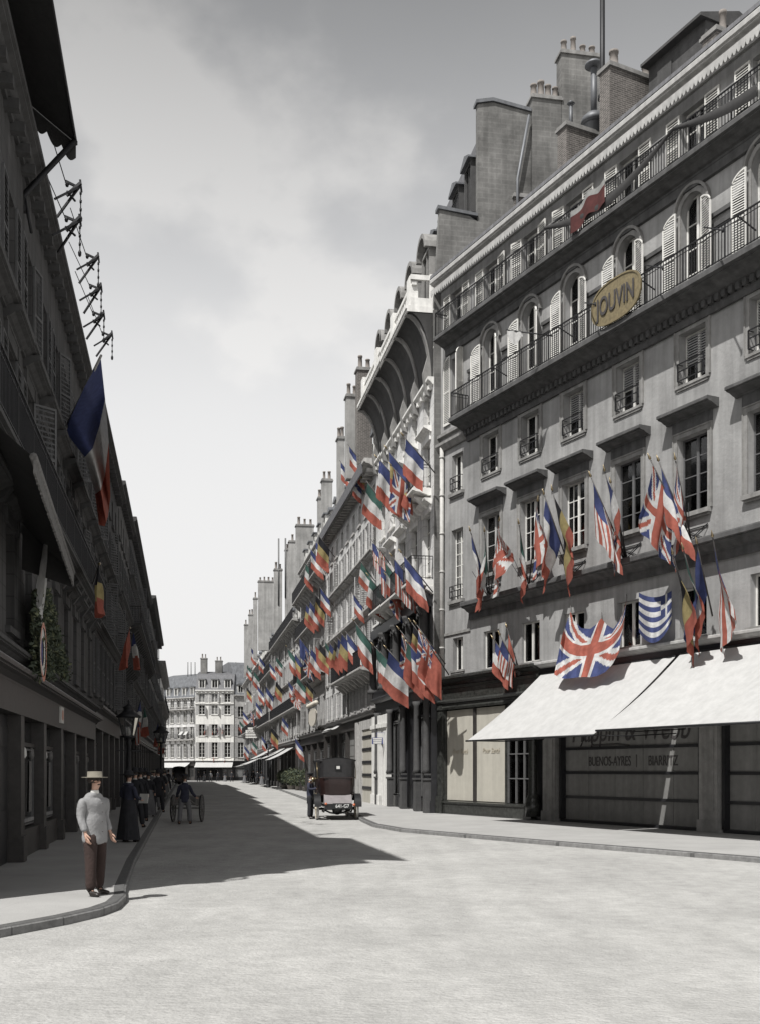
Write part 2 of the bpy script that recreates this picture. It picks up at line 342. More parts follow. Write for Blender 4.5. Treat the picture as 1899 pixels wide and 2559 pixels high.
def railing(x0, x1, w, h=.9, pitch=.115, ends=True, scroll=False, bar=.018):
    mb = MB()
    def run(a, b_, fixed, axis):
        def P(t, z): return (t, fixed, z) if axis == 'x' else (fixed, t, z)
        mb.bar(P(a,h), P(b_,h), .045, .03); mb.bar(P(a,.07), P(b_,.07), .03, .02); mb.bar(P(a,h-.12), P(b_,h-.12), .02, .015)
        n = max(1, int(abs(b_-a)/pitch))
        for k in range(n+1):
            t = a + (b_-a)*k/n; mb.bar(P(t,0), P(t,h), bar if k % 14 else bar*1.8)
            if scroll and k < n:
                tm = a + (b_-a)*(k+.5)/n; mb.tube([P(tm + pitch*.42*math.cos(q), h*.45 + h*.3*math.sin(q)) for q in [i*PI/4 for i in range(9)]], .008, 4, False)
    run(x0, x1, -w+.04, 'x')
    if ends: run(-w+.04, -.02, x0, 'y'); run(-w+.04, -.02, x1, 'y')
    return mb
def ledge_prof(z0, z1, w, y0=.0):
    """moulded ledge: fillet, cove, slab"""
    h = z1 - z0
    return [(y0, z0), (-w*.18, z0), (-w*.22, z0+h*.12), (-w*.35, z0+h*.18), (-w*.6, z0+h*.42), (-w*.86, z0+h*.5), (-w*.86, z0+h*.58), (-w, z0+h*.62), (-w, z0+h*.9), (-w*.96, z1), (y0, z1)]
def pots(mb, x, y, z, r=.11, h=.5, n=10): mb.lathe([(r*1.15,0),(r*1.15,.05),(r,.07),(r*.86,h*.85),(r*1.05,h*.87),(r*1.05,h),(r*.8,h),(r*.75,h*.6)], (x,y,z), n)
def chimney(parent, x0, x1, y0, y1, z0, z1, npots, m='brick', along='y', potr=.12, poth=.5, hv=None):
    mb = MB(); mb.box(x0, x1, y0, y1, z0, z1); o = mb.build('chimney', m, parent)
    cp = MB(); cp.box(x0-.07, x1+.07, y0-.07, y1+.07, z1, z1+.10); cp.box(x0-.03, x1+.03, y0-.03, y1+.03, z1+.10, z1+.18); cp.build('chimney_cap', 'trim_stone', o)
    for k in range(npots):
        t = (k+.5)/npots; x = (x0+x1)/2 if along == 'y' else x0 + (x1-x0)*t; y = y0 + (y1-y0)*t if along == 'y' else (y0+y1)/2
        p = MB(); pots(p, x, y, z1+.18, potr*R.uniform(.85,1.15), poth*R.uniform(.8,1.5)); p.build('chimney_pot', 'pot_clay', o)
    return o
def dormer(parent, x, y, z, w, h, style='tri', m='paint_white', roof='zinc', depth=1.6):
    """attic window standing on the roof slope: cheeks, hood, pane"""
    d = MB(); t = .12
    d.box(x-w/2, x-w/2+t, y, y+depth, z, z+h); d.box(x+w/2-t, x+w/2, y, y+depth, z, z+h); d.box(x-w/2+t, x+w/2-t, y, y+.12, z, z+.12); d.box(x-w/2+t, x+w/2-t, y, y+.12, z+h-.1, z+h)
    d.box(x-.03, x+.03, y+.05, y+.1, z+.12, z+h-.1)
    o = d.build('dormer', m, parent)
    r = MB()
    if style == 'tri':
        r.prism_y([(x-w/2-.14,z+h),(x+w/2+.14,z+h),(x+w/2+.14,z+h+.08),(x,z+h+w*.34),(x-w/2-.14,z+h+.08)], y-.16, y+depth)
    elif style == 'arch':
        a = [(x+(w/2+.16)*math.cos(q), z+h-.12+(w/2+.1)*math.sin(q)) for q in [PI*k/10 for k in range(11)]]
        i_ = [(x+(w/2-.02)*math.cos(q), z+h-.12+(w/2-.08)*math.sin(q)) for q in [PI*k/10 for k in range(10,-1,-1)]]
        r.prism_y(a + i_, y-.22, y+depth); 
    else:
        r.box(x-w/2-.12, x+w/2+.12, y-.15, y+depth, z+h, z+h+.1)
    r.build('dormer_roof', roof, o)
    p = MB(); p.box(x-w/2+t, x+w/2-t, y+.1, y+.13, z+.12, z+h-.1)
    if style == 'arch': p.prism_y([(x+(w/2-.03)*math.cos(q), z+h-.1+(w/2-.1)*math.sin(q)) for q in [PI*k/10 for k in range(11)]], y+.1, y+.13)
    p.build('pane', 'pane_dim', o); return o

def block(name, label, fr, u0, u1, depth, floors, ledges=(), balconies=(), top=18.0, cornice=(.5,.5), roof=None, m='pale_stone', trim='far_trim',
          bay=2.6, shutter='shutter_pale', pane='pane', group=None, shop=None, bays=None, roofm='zinc', dorm=None, frame_m='paint_white', iron='iron'):
    """a terraced house: floors = [(sill z, head z, width, shutters?, hood?)]; ledges = [(z0, z1, w)]; balconies = [(z, w, ua, ub)]"""
    L_ = abs(u1-u0); a, b_ = min(u0,u1), max(u0,u1)
    root = thing(name, label, 'building', fr.P(a), fr.rz, group)
    n = bays or max(1, round(L_/bay)); cs = [L_*(k+.5)/n for k in range(n)]
    holes = []
    for (z0, z1, w, sh, hd) in floors:
        for c in cs: holes.append((c-w/2, c+w/2, z0, z1))
    zb = 0.0
    if shop: zb = shop['z']
    mb = MB(); wall(mb, 0, L_, zb, top, holes)
    mb.box(0, L_, .3, depth, zb if not shop else 0, top-.02)     # body of the house behind the front
    mb.add([(0,0,zb),(0,.3,zb),(0,.3,top),(0,0,top)], [(0,1,2,3)]); mb.add([(L_,0,zb),(L_,.3,zb),(L_,.3,top),(L_,0,top)], [(0,1,2,3)])
    mb.build('wall', m, root)
    cache = {}
    for fi, (z0, z1, w, sh, hd) in enumerate(floors):
        key = (round(w,2), round(z1-z0,2))
        if key not in cache:
            s_ = sash(w, z1-z0, 2 if z1-z0 < 2.2 else 3); p = MB(); p.box(-w/2+.05, w/2-.05, .2, .22, .05, z1-z0-.05)
            cache[key] = (s_.mesh('window', frame_m), p.mesh('pane', pane), None)
        for c in cs:
            wi = put('window', cache[key][0], root, (c, 0, z0)); put('pane', cache[key][1], wi)
            if sh:
                sk = ('s', key)
                if sk not in cache: cache[sk] = louvre(w/2+.02, z1-z0, pitch=.11).mesh('shutter', shutter)
                k1 = put('shutter', cache[sk], wi, (w/2+.02, -.01, 0)); k2 = put('shutter', cache[sk], wi, (-w/2-.02, -.01, 0)); k2.scale = (-1,1,1)
                if R.random() < .35: k1.rotation_euler = (0,0,rad(-R.uniform(10,70)))
            if hd:
                hk = ('h', w)
                if hk not in cache:
                    q = MB(); q.prism_x(ledge_prof(z1+.28-z1, .52, .34), -w/2-.3, w/2+.3); q.box(-w/2-.2, -w/2-.04, -.07, 0, -.02, .28); q.box(w/2+.04, w/2+.2, -.07, 0, -.02, .28)
                    q.box(-w/2-.04, w/2+.04, -.05, 0, .02, .28); cache[hk] = q.mesh('window_hood', trim)
                put('window_hood', cache[hk], wi, (0, 0, z1-z0))
            zk = ('sill', w)
            if zk not in cache: q = MB(); q.box(-w/2-.12, w/2+.12, -.1, .1, -.12, -.002); cache[zk] = q.mesh('sill', trim)
            put('sill', cache[zk], wi)
    for (z0, z1, w) in ledges: q = MB(); q.prism_x(ledge_prof(z0, z1, w), 0, L_); q.build('string_course', trim, root)
    for (z, w, ua, ub) in balconies:
        ua = (ua-a) if ua is not None else .05; ub = (ub-a) if ub is not None else L_-.05
        q = MB(); q.prism_x(ledge_prof(z-.3, z, w), ua, ub)
        k = max(2, round((ub-ua)/1.3))
        for i in range(k):
            x = ua + (ub-ua)*(i+.5)/k; q.prism_x([(0,z-.75),(-w*.2,z-.72),(-w*.75,z-.33),(-w*.75,z-.28),(0,z-.28)], x-.12, x+.12)
        bo = q.build('balcony', trim, root); rl = railing(ua+.03, ub-.03, w, .95, .13).build('railing', iron, bo, (0,0,z))
    ch, cw = cornice; q = MB(); q.prism_x(ledge_prof(top-ch, top, cw), 0, L_)
    nb = int(L_/.7)
    for i in range(nb): x = L_*(i+.5)/nb; q.box(x-.09, x+.09, -cw*.7, 0, top-ch-.14, top-ch+.04)
    q.build('cornice', trim, root)
    if roof:
        rz_, sb = roof      # roof top z, setback
        q = MB(); q.prism_x([(-.05,top),(sb,rz_),(sb+2.5,rz_+.7),(depth,rz_+.5),(depth,top)], 0.0, L_); q.build('roof', roofm, root)
        if dorm:
            nd_, style, w, h = dorm; nn = nd_ or n
            for i in range(nn): dormer(root, L_*(i+.5)/nn, .12, top+.25, w, h, style)
    if shop:
        z = shop['z']; q = MB(); q.cur = 0
        q.box(0, L_, -.12, .28, z-.75, z-.012); q.prism_x(ledge_prof(z-.22, z+.05, .38, -.125), -.0, L_)
        ns = shop.get('n', max(1, round(L_/3.6)))
        for i in range(ns+1): x = L_*i/ns; x0_, x1_ = max(0, x-.22), min(L_, x+.22); q.box(x0_, x1_, -.10, .28, 0, z-.75); q.box(x0_-.0, x1_, -.15, -.10, 0, .5)
        sf = q.build('shopfront', shop.get('m','shop_brown'), root)
        for i in range(ns):
            xa, xb = L_*i/ns+.22, L_*(i+1)/ns-.22; kind = shop.get('kinds', 'ggd')[i % len(shop.get('kinds','ggd'))]
            if kind == 'g':
                q = MB(); q.box(xa, xb, .0, .25, .0, .55); q.box(xa, xb, .1, .16, z-1.3, z-1.22); q.box((xa+xb)/2-.03, (xa+xb)/2+.03, .1, .16, .55, z-1.3); q.build('shop_window', shop.get('m','shop_brown'), root)
                q = MB()
                for (xx0,xx1,zz0,zz1) in ((xa+.05,xa+.09,.6,z-1.34),(xb-.09,xb-.05,.6,z-1.34),(xa+.09,xb-.09,.6,.64),(xa+.09,xb-.09,z-1.38,z-1.34)): q.box(xx0,xx1,.11,.168,zz0,zz1)
                q.build('shop_frame', 'iron_grey', root)
                if shop.get('display'):
                    for kk in range(3):
                        cx_ = lerp(xa+.35, xb-.35, kk/2); q = MB(); q.grid(lambda a, b_: (cx_+(.10+.10*b_)*(2*a-1), .15-.02*math.sin(a*9), 1.95-(1.1+.2*(kk % 2))*b_), 8, 6); q.lathe([(.02,0),(.07,.08),(.06,.2),(.02,.28)], (cx_,.13,1.98), 8); q.build('window_display', ('curtain','bright_stone','canvas_fringe')[kk], root)
                    q = MB(); q.box(xa+.1, xb-.1, .1, .16, .66, .74); q.build('display_shelf', 'shutter_grey', root)
                q = MB(); q.box(xa, xb, .17, .2, .55, z-.75); q.build('pane', pane, root)
            elif kind == 's':
                q = MB()
                zz = .05
                while zz < z-.8: q.box(xa, xb, .12, .17, zz, min(zz+.6, z-.78)); q.box(xa, xb, .10, .12, zz+.60, zz+.66); zz += .66
                q.build('shop_shutter', 'shutter_slats', root)
            else:
                q = MB(); xm = (xa+xb)/2; q.box(xa, xb, .15, .2, 0, z-.76)
                for s_ in (0,1):
                    x0_ = xa if s_ == 0 else xm+.02; x1_ = xm-.02 if s_ == 0 else xb
                    for za, zc in ((.2,1.0),(1.1,2.1),(2.2,z-1.0)): q.box(x0_+.12, x1_-.12, .13, .15, za, zc)
                q.build('door', 'shop_black', root)
    return root, a

# ------------------------------------------------------------------ ground
RD0 = -.12; KS = 1.87/1.75      # road level below the pavements; kerb points scale with the eye height above the road
def kerbed(name, outline_top, kerb_line, h=.12, kw=.3):
    """pavement slab (top sheet) plus a granite kerb along kerb_line"""
    mb = MB(); mb.cur = 0; mb.prism_z(outline_top, -.05, h)
    return mb
gm = MB(); gm.add([(-900,-300,RD0),(900,-300,RD0),(900,1500,RD0),(-900,1500,RD0)], [(0,1,2,3)])
tag(gm.build('road', 'road_surface'), kind='structure')
def offset_line(pts, d):
    out = []
    for i, p in enumerate(pts):
        a = Vector(pts[max(i-1,0)]); b_ = Vector(pts[min(i+1,len(pts)-1)]); t = (b_-a).normalized(); out.append((p[0]-t.y*d, p[1]+t.x*d))
    return out
def pave(name, line, inner, side):
    """line: kerb edge (near->far); inner: closing points; side: +1 if the pavement lies left of the line's direction"""
    kin = offset_line(line, .17*side); kt = offset_line(line, .03*side)
    mb = MB(); mb.cur = 1
    n = len(line)
    for i in range(n-1):
        a, b_, c, d = line[i], line[i+1], kin[i+1], kin[i]; a2, b2 = kt[i], kt[i+1]
        mb.add([(a[0],a[1],RD0-.02),(b_[0],b_[1],RD0-.02),(b_[0],b_[1],-.03),(a[0],a[1],-.03)], [(0,1,2,3)])
        mb.add([(a[0],a[1],-.03),(b_[0],b_[1],-.03),(b2[0],b2[1],-.006),(a2[0],a2[1],-.006)], [(0,1,2,3)])
        mb.add([(a2[0],a2[1],-.006),(b2[0],b2[1],-.006),(c[0],c[1],-.004),(d[0],d[1],-.004)], [(0,1,2,3)])
    mb.cur = 0
    poly = kin + inner; mb.add([(x,y,-.004) for x,y in poly], [tuple(range(len(poly)))])
    o = mb.build(name, ['asphalt_walk','granite']); return tag(o, kind='structure')
def cpt(c, Y): return (SL*Y + c, Y)
# left kerb: rounded corner near the camera
lk = [(-12,-6),(-7.6,3.0),(-4.9,9.2),(-3.95,11.3),(-3.55,12.2),(-3.33,12.9),(-3.27,13.5),(-3.36,14.3),(-3.6,15.3)] + [cpt(-.9,Y) for Y in (20,30,45,70,100,140,172)]
lk = [(x*KS, y*KS) for x, y in lk]
pave('pavement', lk, [(-60,184), (-60,-6)], 1)
rk = [(16,7),(6.68,21.1),(3.6,25.7),(1.9,28.4),(.57,30.6),(-.2,33.2),(-.62,36.6),(-.85,39.5)] + [cpt(6.4,42), cpt(6.6,50), cpt(7.5,73), cpt(8.7,104), cpt(9.0,125), cpt(9.0,168)]
rk = [(x*KS, y*KS) for x, y in rk]
pave('pavement_right', rk, [(40,180),(40,7)], -1)
fe = [(-60,186.0),(60,186.0)]
# far pavement across the end of the street
mb = MB(); mb.box(-80, 60, 183, 187, -.2, -.004); tag(mb.build('pavement_far', 'asphalt_walk'), kind='structure')

# ------------------------------------------------------------------ the near corner house (right)
BC = [3.6, 6.2, 8.75, 11.55, 14.4, 17.15, 19.9]
LN = 21.6
nh = thing('corner_house', 'large grey plastered corner house with two iron balconies above a shop with a white awning', 'building', NEAR.P(0), NEAR.rz)
holes = [(.62,1.52,8.55,11.4), (.66,1.50,12.85,14.4), (.62,1.5,15.75,18.3), (.72,1.52,5.75,7.05), (.6,1.5,19.25,20.95)]
for c in BC: holes += [(c-.55,c+.55,5.62,7.05), (c-.62,c+.62,9.2,11.45), (c-.55,c+.55,13.0,14.5), (c-.47,c+.47,15.45,18.42), (c-.48,c+.48,19.2,20.95)]
mb = MB(); wall(mb, -.30, LN, 5.3, 21.4, holes, depth=.30)
for c in BC:                                                       # spandrels closing the round heads
    for s in (-1, 1):
        arc = [(c + s*.47*math.cos(q), 17.95 + .47*math.sin(q)) for q in [PI/2*k/8 for k in range(9)]]
        mb.prism_y(arc + [(c, 18.421), (c + s*.47, 18.421)], 0, .29)
mb.box(-.30, LN, 1.1, 7.0, 0, 21.3); mb.box(-.30, -.02, .3, 1.1, 5.3, 21.3); mb.box(LN-.2, LN, .3, 1.1, 0, 21.3)
for z in (8.1, 12.3, 15.1, 18.9, 21.2): mb.box(-.02, LN-.2, .3, 1.1, z-.1, z)
mb.build('wall', 'render_plaster', nh)
mb = MB(); mb.box(-.0, LN-.22, 1.04, 1.09, 5.4, 21.2); mb.build('interior', 'interior', nh)
def near_window(c, w, z0, z1, bars, vb=0, curtain=.7, y=.2, sill=True, m='paint_white'):
    o = sash(w, z1-z0, bars, y=y, vb=vb).build('window', m, nh, (c, 0, z0))
    p = MB(); p.box(-w/2+.05, w/2-.05, y+.03, y+.036, .05, z1-z0-.05); p.build('pane', 'glass', o)
    if R.random() < curtain:
        q = MB(); h = z1-z0
        for s in (-1, 1):
            wd = R.uniform(.22, .42)*w
            q.grid(lambda a, b_: (s*(w/2 - a*wd*(1-.25*math.sin(b_*PI))), y+.14+.03*math.sin(a*26), .06+b_*(h-.14)), 14, 5)
        q.build('curtain', 'curtain', o)
    return o
def win_rail(o, w, h=.5, out=.10, z=.12):
    q = MB(); 
    for zz in (0, h*.55, h): q.bar((-w/2,-out,z+zz), (w/2,-out,z+zz), .028)
    for s in (-1,1): q.bar((s*w/2,-out,z), (s*w/2,-out,z+h), .028); q.bar((s*w/2,-out,z+h), (s*w/2,.1,z+h), .022); q.bar((s*w/2,-out,z), (s*w/2,.1,z), .022)
    for s in (-.25,0,.25): q.bar((s*w,-out,z), (s*w,-out,z+h*.55), .016)
    q.build('window_rail', 'iron', o)
sillm = {}
def sill(o, w, d=.12, h=.13):
    if w not in sillm: q = MB(); q.box(-w/2-.14, w/2+.14, -d, .18, -h, -.002); q.box(-w/2-.08, w/2+.08, -d*.6, .0, -h-.07, -h); sillm[w] = q.mesh('sill', 'trim_stone')
    put('sill', sillm[w], o)
def surround(c, w, z0, z1, hood=False):
    """moulded frame round an opening, and on the tall windows a frieze and hood"""
    q = MB(); t = .14
    q.box(c-w/2-t, c-w/2-.002, -.045, 0, z0, z1+t); q.box(c+w/2+.002, c+w/2+t, -.045, 0, z0, z1+t); q.box(c-w/2, c+w/2, -.045, 0, z1+.002, z1+t)
    q.box(c-w/2-t-.04, c-w/2-t, -.07, 0, z0, z1+t+.04); q.box(c+w/2+t, c+w/2+t+.04, -.07, 0, z0, z1+t+.04); q.box(c-w/2-t, c+w/2+t, -.07, 0, z1+t+.001, z1+t+.04)
    o = q.build('window_surround', 'trim_stone', nh)
    if hood:
        k = MB(); k.prism_x(ledge_prof(z1+.50, z1+.76, .46), c-w/2-.42, c+w/2+.42); k.box(c-w/2-.18, c+w/2+.18, -.06, 0, z1+t+.05, z1+.50); k.build('window_hood', 'ledge_soot', o)
for i, c in enumerate(BC):
    o = near_window(c, 1.1, 5.62, 7.05, 0, curtain=1 if i < 3 else .4, y=.10 if i < 3 else .2); sill(o, 1.1, .07, .08)
    o = near_window(c, 1.24, 9.2, 11.45, 3, vb=1 if i in (1,2) else 0, curtain=.6 if i < 3 else .3, m='paint_white' if i in (1,2) else 'shutter_dark' if i > 2 else 'paint_grey'); sill(o, 1.24, .16); surround(c, 1.24, 9.2, 11.45, True)
    o = near_window(c, 1.10, 13.0, 14.5, 1, curtain=.8, y=.24); sill(o, 1.10); win_rail(o, 1.06); surround(c, 1.10, 13.0, 14.5)
    b = MB()                                                      # half drawn slatted blind behind the third-floor glass
    if i > 1:
        z = 14.42
        while z > 13.75 - .1*(i % 3): b.box(-.48, .48, .21, .235, z-13.0-.05, z-13.0-.012); z -= .075
        b.build('slatted_blind', 'shutter_grey', o)
    o = near_window(c, .94, 15.45, 18.42, 3, curtain=.9, y=.2)
    for s in (-1, 1):
        l = louvre(.50, 2.55, arch=.40).build('shutter', 'paint_white', o, (s*.52, -.16, .03)); l.scale = (s, 1, 1)
        l.rotation_euler = (0, 0, rad((-12 if s > 0 else 6) * (1 if i > 1 else 2.4)))
    q = MB()                                                      # round-headed moulding
    for (r0, r1, y) in ((.475, .62, -.06), (.66, .74, -.13)):
        n = 16; A = [(c+r1*math.cos(PI*k/n), 17.95+r1*math.sin(PI*k/n)) for k in range(n+1)]; B = [(c+r0*math.cos(PI*k/n), 17.95+r0*math.sin(PI*k/n)) for k in range(n+1)]
        for k in range(n): q.prism_y([A[k], A[k+1], B[k+1], B[k]], y, 0)
        if r0 < .5:
            for s in (-1, 1): q.box(c+s*.475 if s > 0 else c-.56, c+.56 if s > 0 else c-.475, y, 0, 15.47, 17.95)
    q.build('arch_moulding', 'trim_stone', nh)
    nx = BC[i+1] if i+1 < len(BC) else LN
    q = MB(); xa, xb = c+.76, min(nx-.76, LN)
    for (z0, z1, d) in ((17.02,17.14,.05), (17.30,17.42,.09)): q.prism_x([(0,z0),(-d,z0),(-d,z1),(-d*.3,z1+.03),(0,z1+.03)], xa, xb)
    if i == 0:
        for (z0, z1, d) in ((17.02,17.14,.05), (17.30,17.42,.09)): q.prism_x([(0,z0),(-d,z0),(-d,z1),(-d*.3,z1+.03),(0,z1+.03)], 1.95, c-.76)
    q.build('impost_band', 'ledge_soot', nh)
    o = near_window(c, .96, 19.2, 20.95, 2, curtain=.5, y=.2)
    for s in (-1, 1):
        l = louvre(.56, 1.73, pitch=.075).build('shutter', 'paint_white', o, (s*.52, -.015, .01)); l.scale = (s, 1, 1); l.rotation_euler = (0,0,rad(-R.choice([0,4,9])*s))
# narrow end bay next to the downpipes
o = near_window(1.07, .90, 8.55, 11.4, 5, vb=1); sill(o, .9); win_rail(o, .86, .45)
o = near_window(1.08, .84, 12.85, 14.4, 1); sill(o, .84); win_rail(o, .8)
o = near_window(1.12, .80, 5.75, 7.05, 0); sill(o, .8, .07, .08)
o = near_window(1.06, .88, 15.75, 18.3, 3)
l = louvre(.52, 2.75, arch=.46).build('shutter', 'paint_white', o, (-.50, -.02, -.02)); l.scale = (-1,1,1)
l = louvre(.52, 2.75, arch=.46).build('shutter', 'paint_white', o, (.50, -.02, -.02)); l.rotation_euler = (0,0,rad(-62))
o = near_window(1.05, .9, 19.25, 20.95, 2)
for s in (-1,1): l = louvre(.5, 1.7, pitch=.075).build('shutter', 'paint_white', o, (s*.48,-.015,.0)); l.scale = (s,1,1)
# ledges
mb = MB(); mb.prism_x(ledge_prof(7.85, 8.28, .5), 2.1, LN); mb.box(2.1, LN, -.10, -.0, 7.62, 7.845); mb.build('string_course', 'ledge_soot', nh)
mb = MB(); mb.prism_x([(0,7.2),(-.05,7.2),(-.05,7.3),(0,7.3)], -.3, 2.1); mb.prism_x([(0,14.75),(-.10,14.75),(-.24,14.95),(-.24,15.06),(0,15.12)], -.3, 1.9); mb.prism_x([(0,15.3),(-.16,15.32),(-.16,15.44),(0,15.5)], -.3, 1.9); mb.build('string_course', 'trim_stone', nh)
mb = MB(); mb.prism_x(ledge_prof(14.95, 15.45, .9), 1.9, LN)
for k in range(int((LN-2)/.26)): x = 2.0+.26*k; mb.box(x, x+.14, -.26, -.14, 14.83, 15.02)
mb.prism_x([(0,14.62),(-.10,14.62),(-.14,14.83),(0,14.83)], 1.95, LN)
bal = mb.build('balcony', 'ledge_soot', nh)
railing(1.95, LN-.05, .84, .98, .115).build('railing', 'iron', bal, (0,0,15.45))
mb = MB(); mb.prism_x(ledge_prof(18.78, 19.2, .66), .25, LN); mb.prism_x([(0,18.5),(-.10,18.52),(-.13,18.76),(0,18.77)], .3, LN); bal = mb.build('balcony', 'ledge_soot', nh)
railing(.3, LN-.05, .6, .98, .115).build('railing', 'iron', bal, (0,0,19.2))
for k in range(4):                                               # iron brackets holding balcony railing panels
    q = MB(); x = 4.9 + 4.0*k; q.bar((x,-.80,16.45), (x,-.1,16.2), .03); q.build('railing_stay', 'iron', nh)
# eaves, gutter, scalloped metal valance
mb = MB(); mb.prism_x(ledge_prof(21.32, 21.78, .5), -.3, LN); mb.build('cornice', 'paint_grey', nh)
mb = MB(); x = -.28
while x < LN-.1:
    mb.prism_y([(x,21.32),(x+.16,21.32),(x+.16,21.16),(x+.12,21.06),(x+.08,21.03),(x+.04,21.06),(x,21.16)], -.47, -.455); x += .162
mb.build('scalloped_valance', 'paint_grey', nh)
mb = MB(); mb.prism_x([(-.46,21.79),(-.5,21.79),(-.46,21.95),(1.6,23.35),(3.4,23.8),(7,23.8),(7,21.3),(.2,21.3)], -.3, LN); rf = mb.build('roof', 'slate', nh)
for x in (2.6, 5.4, 8.0, 12.8): q = MB(); q.bar((x,.1,22.32),(x,.85,22.86), .55, .10); q.build('skylight', 'zinc', rf)
# chimney stacks of the corner house
def near_stack(px, py, w, dep, th, n, m='brick', pr=.13, ph=.55):
    u, z = NEAR.uz(px, py, w); return chimney(nh, u-th, u, -w, -w+dep, 21.5, z-.18, n, m, 'y', pr, ph), u, z
s1, u, z = near_stack(1415, 300, -1.6, 2.6, .55, 1)
q = MB(); y = 3.05; x = u-.28
q.lathe([(.34,0),(.34,.35),(.36,.36),(.36,.42)], (x,y,z-.02), 16); q.lathe([(.5,.4),(.44,.62),(.26,.78),(.13,.84)], (x,y,z), 16); q.tube([(x,y,z+.7),(x,y,z+2.55)], .12, 12); q.lathe([(.14,2.5),(.34,2.56),(.34,2.62),(.2,2.74),(.02,2.8)], (x,y,z), 16)
q.tube([(x,2.0,z-.1),(x,2.0,z+.85)], .07, 8); q.lathe([(.04,.85),(.15,.88),(.02,1.0)], (x,2.0,z), 10); q.build('vent_cowl', 'zinc', s1)
s2, u, z = near_stack(1524, 150, -2.2, 3.1, .6, 0)
for yy, r, h, in ((2.6,.17,.62), (4.05,.15,.5), (5.1,.16,.95)): p = MB(); pots(p, u-.3, yy, z, r, h); p.build('chimney_pot', 'pot_clay', s2)
q = MB(); q.tube([(u-.62,2.35,z-3.2),(u-.62,2.35,z+3.6)], .09, 12); q.tube([(u-.62,2.35,z-1.0),(u-.62,2.35,z-.85)], .16, 12); q.build('flue_pipe', 'iron', s2)
q = MB(); q.box(u+.4, u+3.2, 3.6, 6.4, 22, z-.1); q.prism_x([(3.3,z-.1),(3.3,z),(5,z+.55),(6.6,z),(6.6,z-.1)], u+.3, u+3.3); q.box(u+.9, u+1.6, 3.55, 3.62, z-1.6, z-.5); q.build('roof_house', 'trim_dark', nh)
s3, u3, z3 = near_stack(1790, 60, -1.9, 2.2, .6, 2)
# ---- shop fronts
sf = MB(); sf.box(-.28, .12, -.16, .9, 0, 4.55); sf.box(-.32, .16, -.22, -.16, 0, .7); sf.box(-.3, .14, -.2, -.16, 4.2, 4.3)
sf.box(.12, 6.9, -.14, .9, 4.42, 5.3)
sf.prism_x(ledge_prof(5.22, 5.50, .46), -.42, 6.9); sf.prism_x([(-.14,4.45),(-.2,4.45),(-.24,4.52),(-.2,4.58),(-.14,4.6)], -.32, 6.9); sf.prism_x([(-.14,5.02),(-.19,5.03),(-.22,5.12),(-.14,5.16)], -.32, 6.9)
sf.prism_x([(-.05,4.2),(-.16,4.2),(-.18,4.28),(-.12,4.36),(-.14,4.41),(-.0,4.41)], .12, 6.35)
sf.box(.12, 4.72, -.12, .9, 0, .48); sf.prism_x([(-.12,.42),(-.17,.43),(-.17,.5),(-.05,.53),(.3,.53),(.3,.42)], .13, 6.36)
sf.box(.12, .22, -.06, .9, .53, 4.19); sf.box(4.62, 4.74, -.06, .9, .53, 4.19)
sf.box(4.72, 6.4, -.13, .9, 0, .48)
sf.box(.2, 6.3, -.135, -.12, .08, .36)
sf.build('shopfront', 'shop_marble', nh)
for xa, xb, t in ((.24,2.32,'Pour Santé'), (2.52,4.6,'Pour Santé')):
    q = MB(); q.grid(lambda a, b_: (xa+(xb-xa)*a, .02+.006*math.sin(a*9+b_*5), .56+3.6*b_), 8, 8); bl = q.build('shop_blind', 'blind_beige', nh)
    put_text(t, .27, bl, ((xa+xb)/2, .0, 2.42), 'lettering_faint', shear=.25, extrude=.003)
q = MB(); q.box(2.34, 2.50, -.05, .1, .53, 4.19); q.box(2.40, 2.44, -.07, -.05, .53, 4.19); q.build('mullion', 'shop_brown', nh)
q = MB(); q.box(.3, 4.6, .12, .9, .54, 4.3); q.build('interior', 'interior', nh)
# small-paned bay beside the blinds
q = MB()
for x in (4.78, 5.30, 5.82, 6.34): q.box(x-.03, x+.03, -.03, .03, .55, 4.18)
for z in (1.45, 2.35, 3.25): q.box(4.81, 6.31, -.02, .02, z-.02, z+.02)
o = q.build('paned_window', 'iron_grey', nh)
q = MB(); q.box(4.8, 6.32, .035, .04, .55, 4.18); q.build('pane', 'glass', o)
q = MB(); q.grid(lambda a, b_: (5.15+.26*a+.03*math.sin(b_*3), .16+.03*math.sin(a*20), .6+3.5*b_), 8, 6); q.grid(lambda a, b_: (5.88+.18*a, .16+.03*math.sin(a*20), .6+3.5*b_), 8, 6); q.build('curtain', 'curtain', o)
q = MB(); q.box(4.8, 6.4, .3, .9, .5, 4.3); q.build('interior', 'interior', nh)
q = MB(); q.lathe([(.26,.0),(.26,.5),(.22,.55),(.24,.62),(.19,.7),(.165,.78),(.15,1.2),(.14,3.6),(.19,3.75),(.16,3.85),(.24,4.0),(.26,4.18)], (6.62,-.2,.12), 18); q.build('column', 'shop_marble', nh)
q = MB(); q.box(6.5, 7.02, .02, .9, 0, 4.42); q.build('door_jamb', 'shop_black', nh)
for xa in (7.05, 14.72, 20.9):
    q = MB(); q.box(xa, xa+.72, -.08, .9, 0, 4.9); q.box(xa-.04, xa+.76, -.13, -.08, 0, .35); q.box(xa-.04, xa+.76, -.13, -.08, 4.5, 4.62); q.box(xa+.12, xa+.60, -.1, -.08, .6, 4.3); q.build('pilaster', 'trim_stone', nh)
sf = MB(); sf.box(6.9, LN, -.10, .9, 4.9, 5.3); sf.build('fascia', 'shop_black', nh)
sf = MB(); sf.prism_x(ledge_prof(5.30, 5.52, .34), 6.35, LN); sf.build('shop_cornice', 'paint_grey', nh)
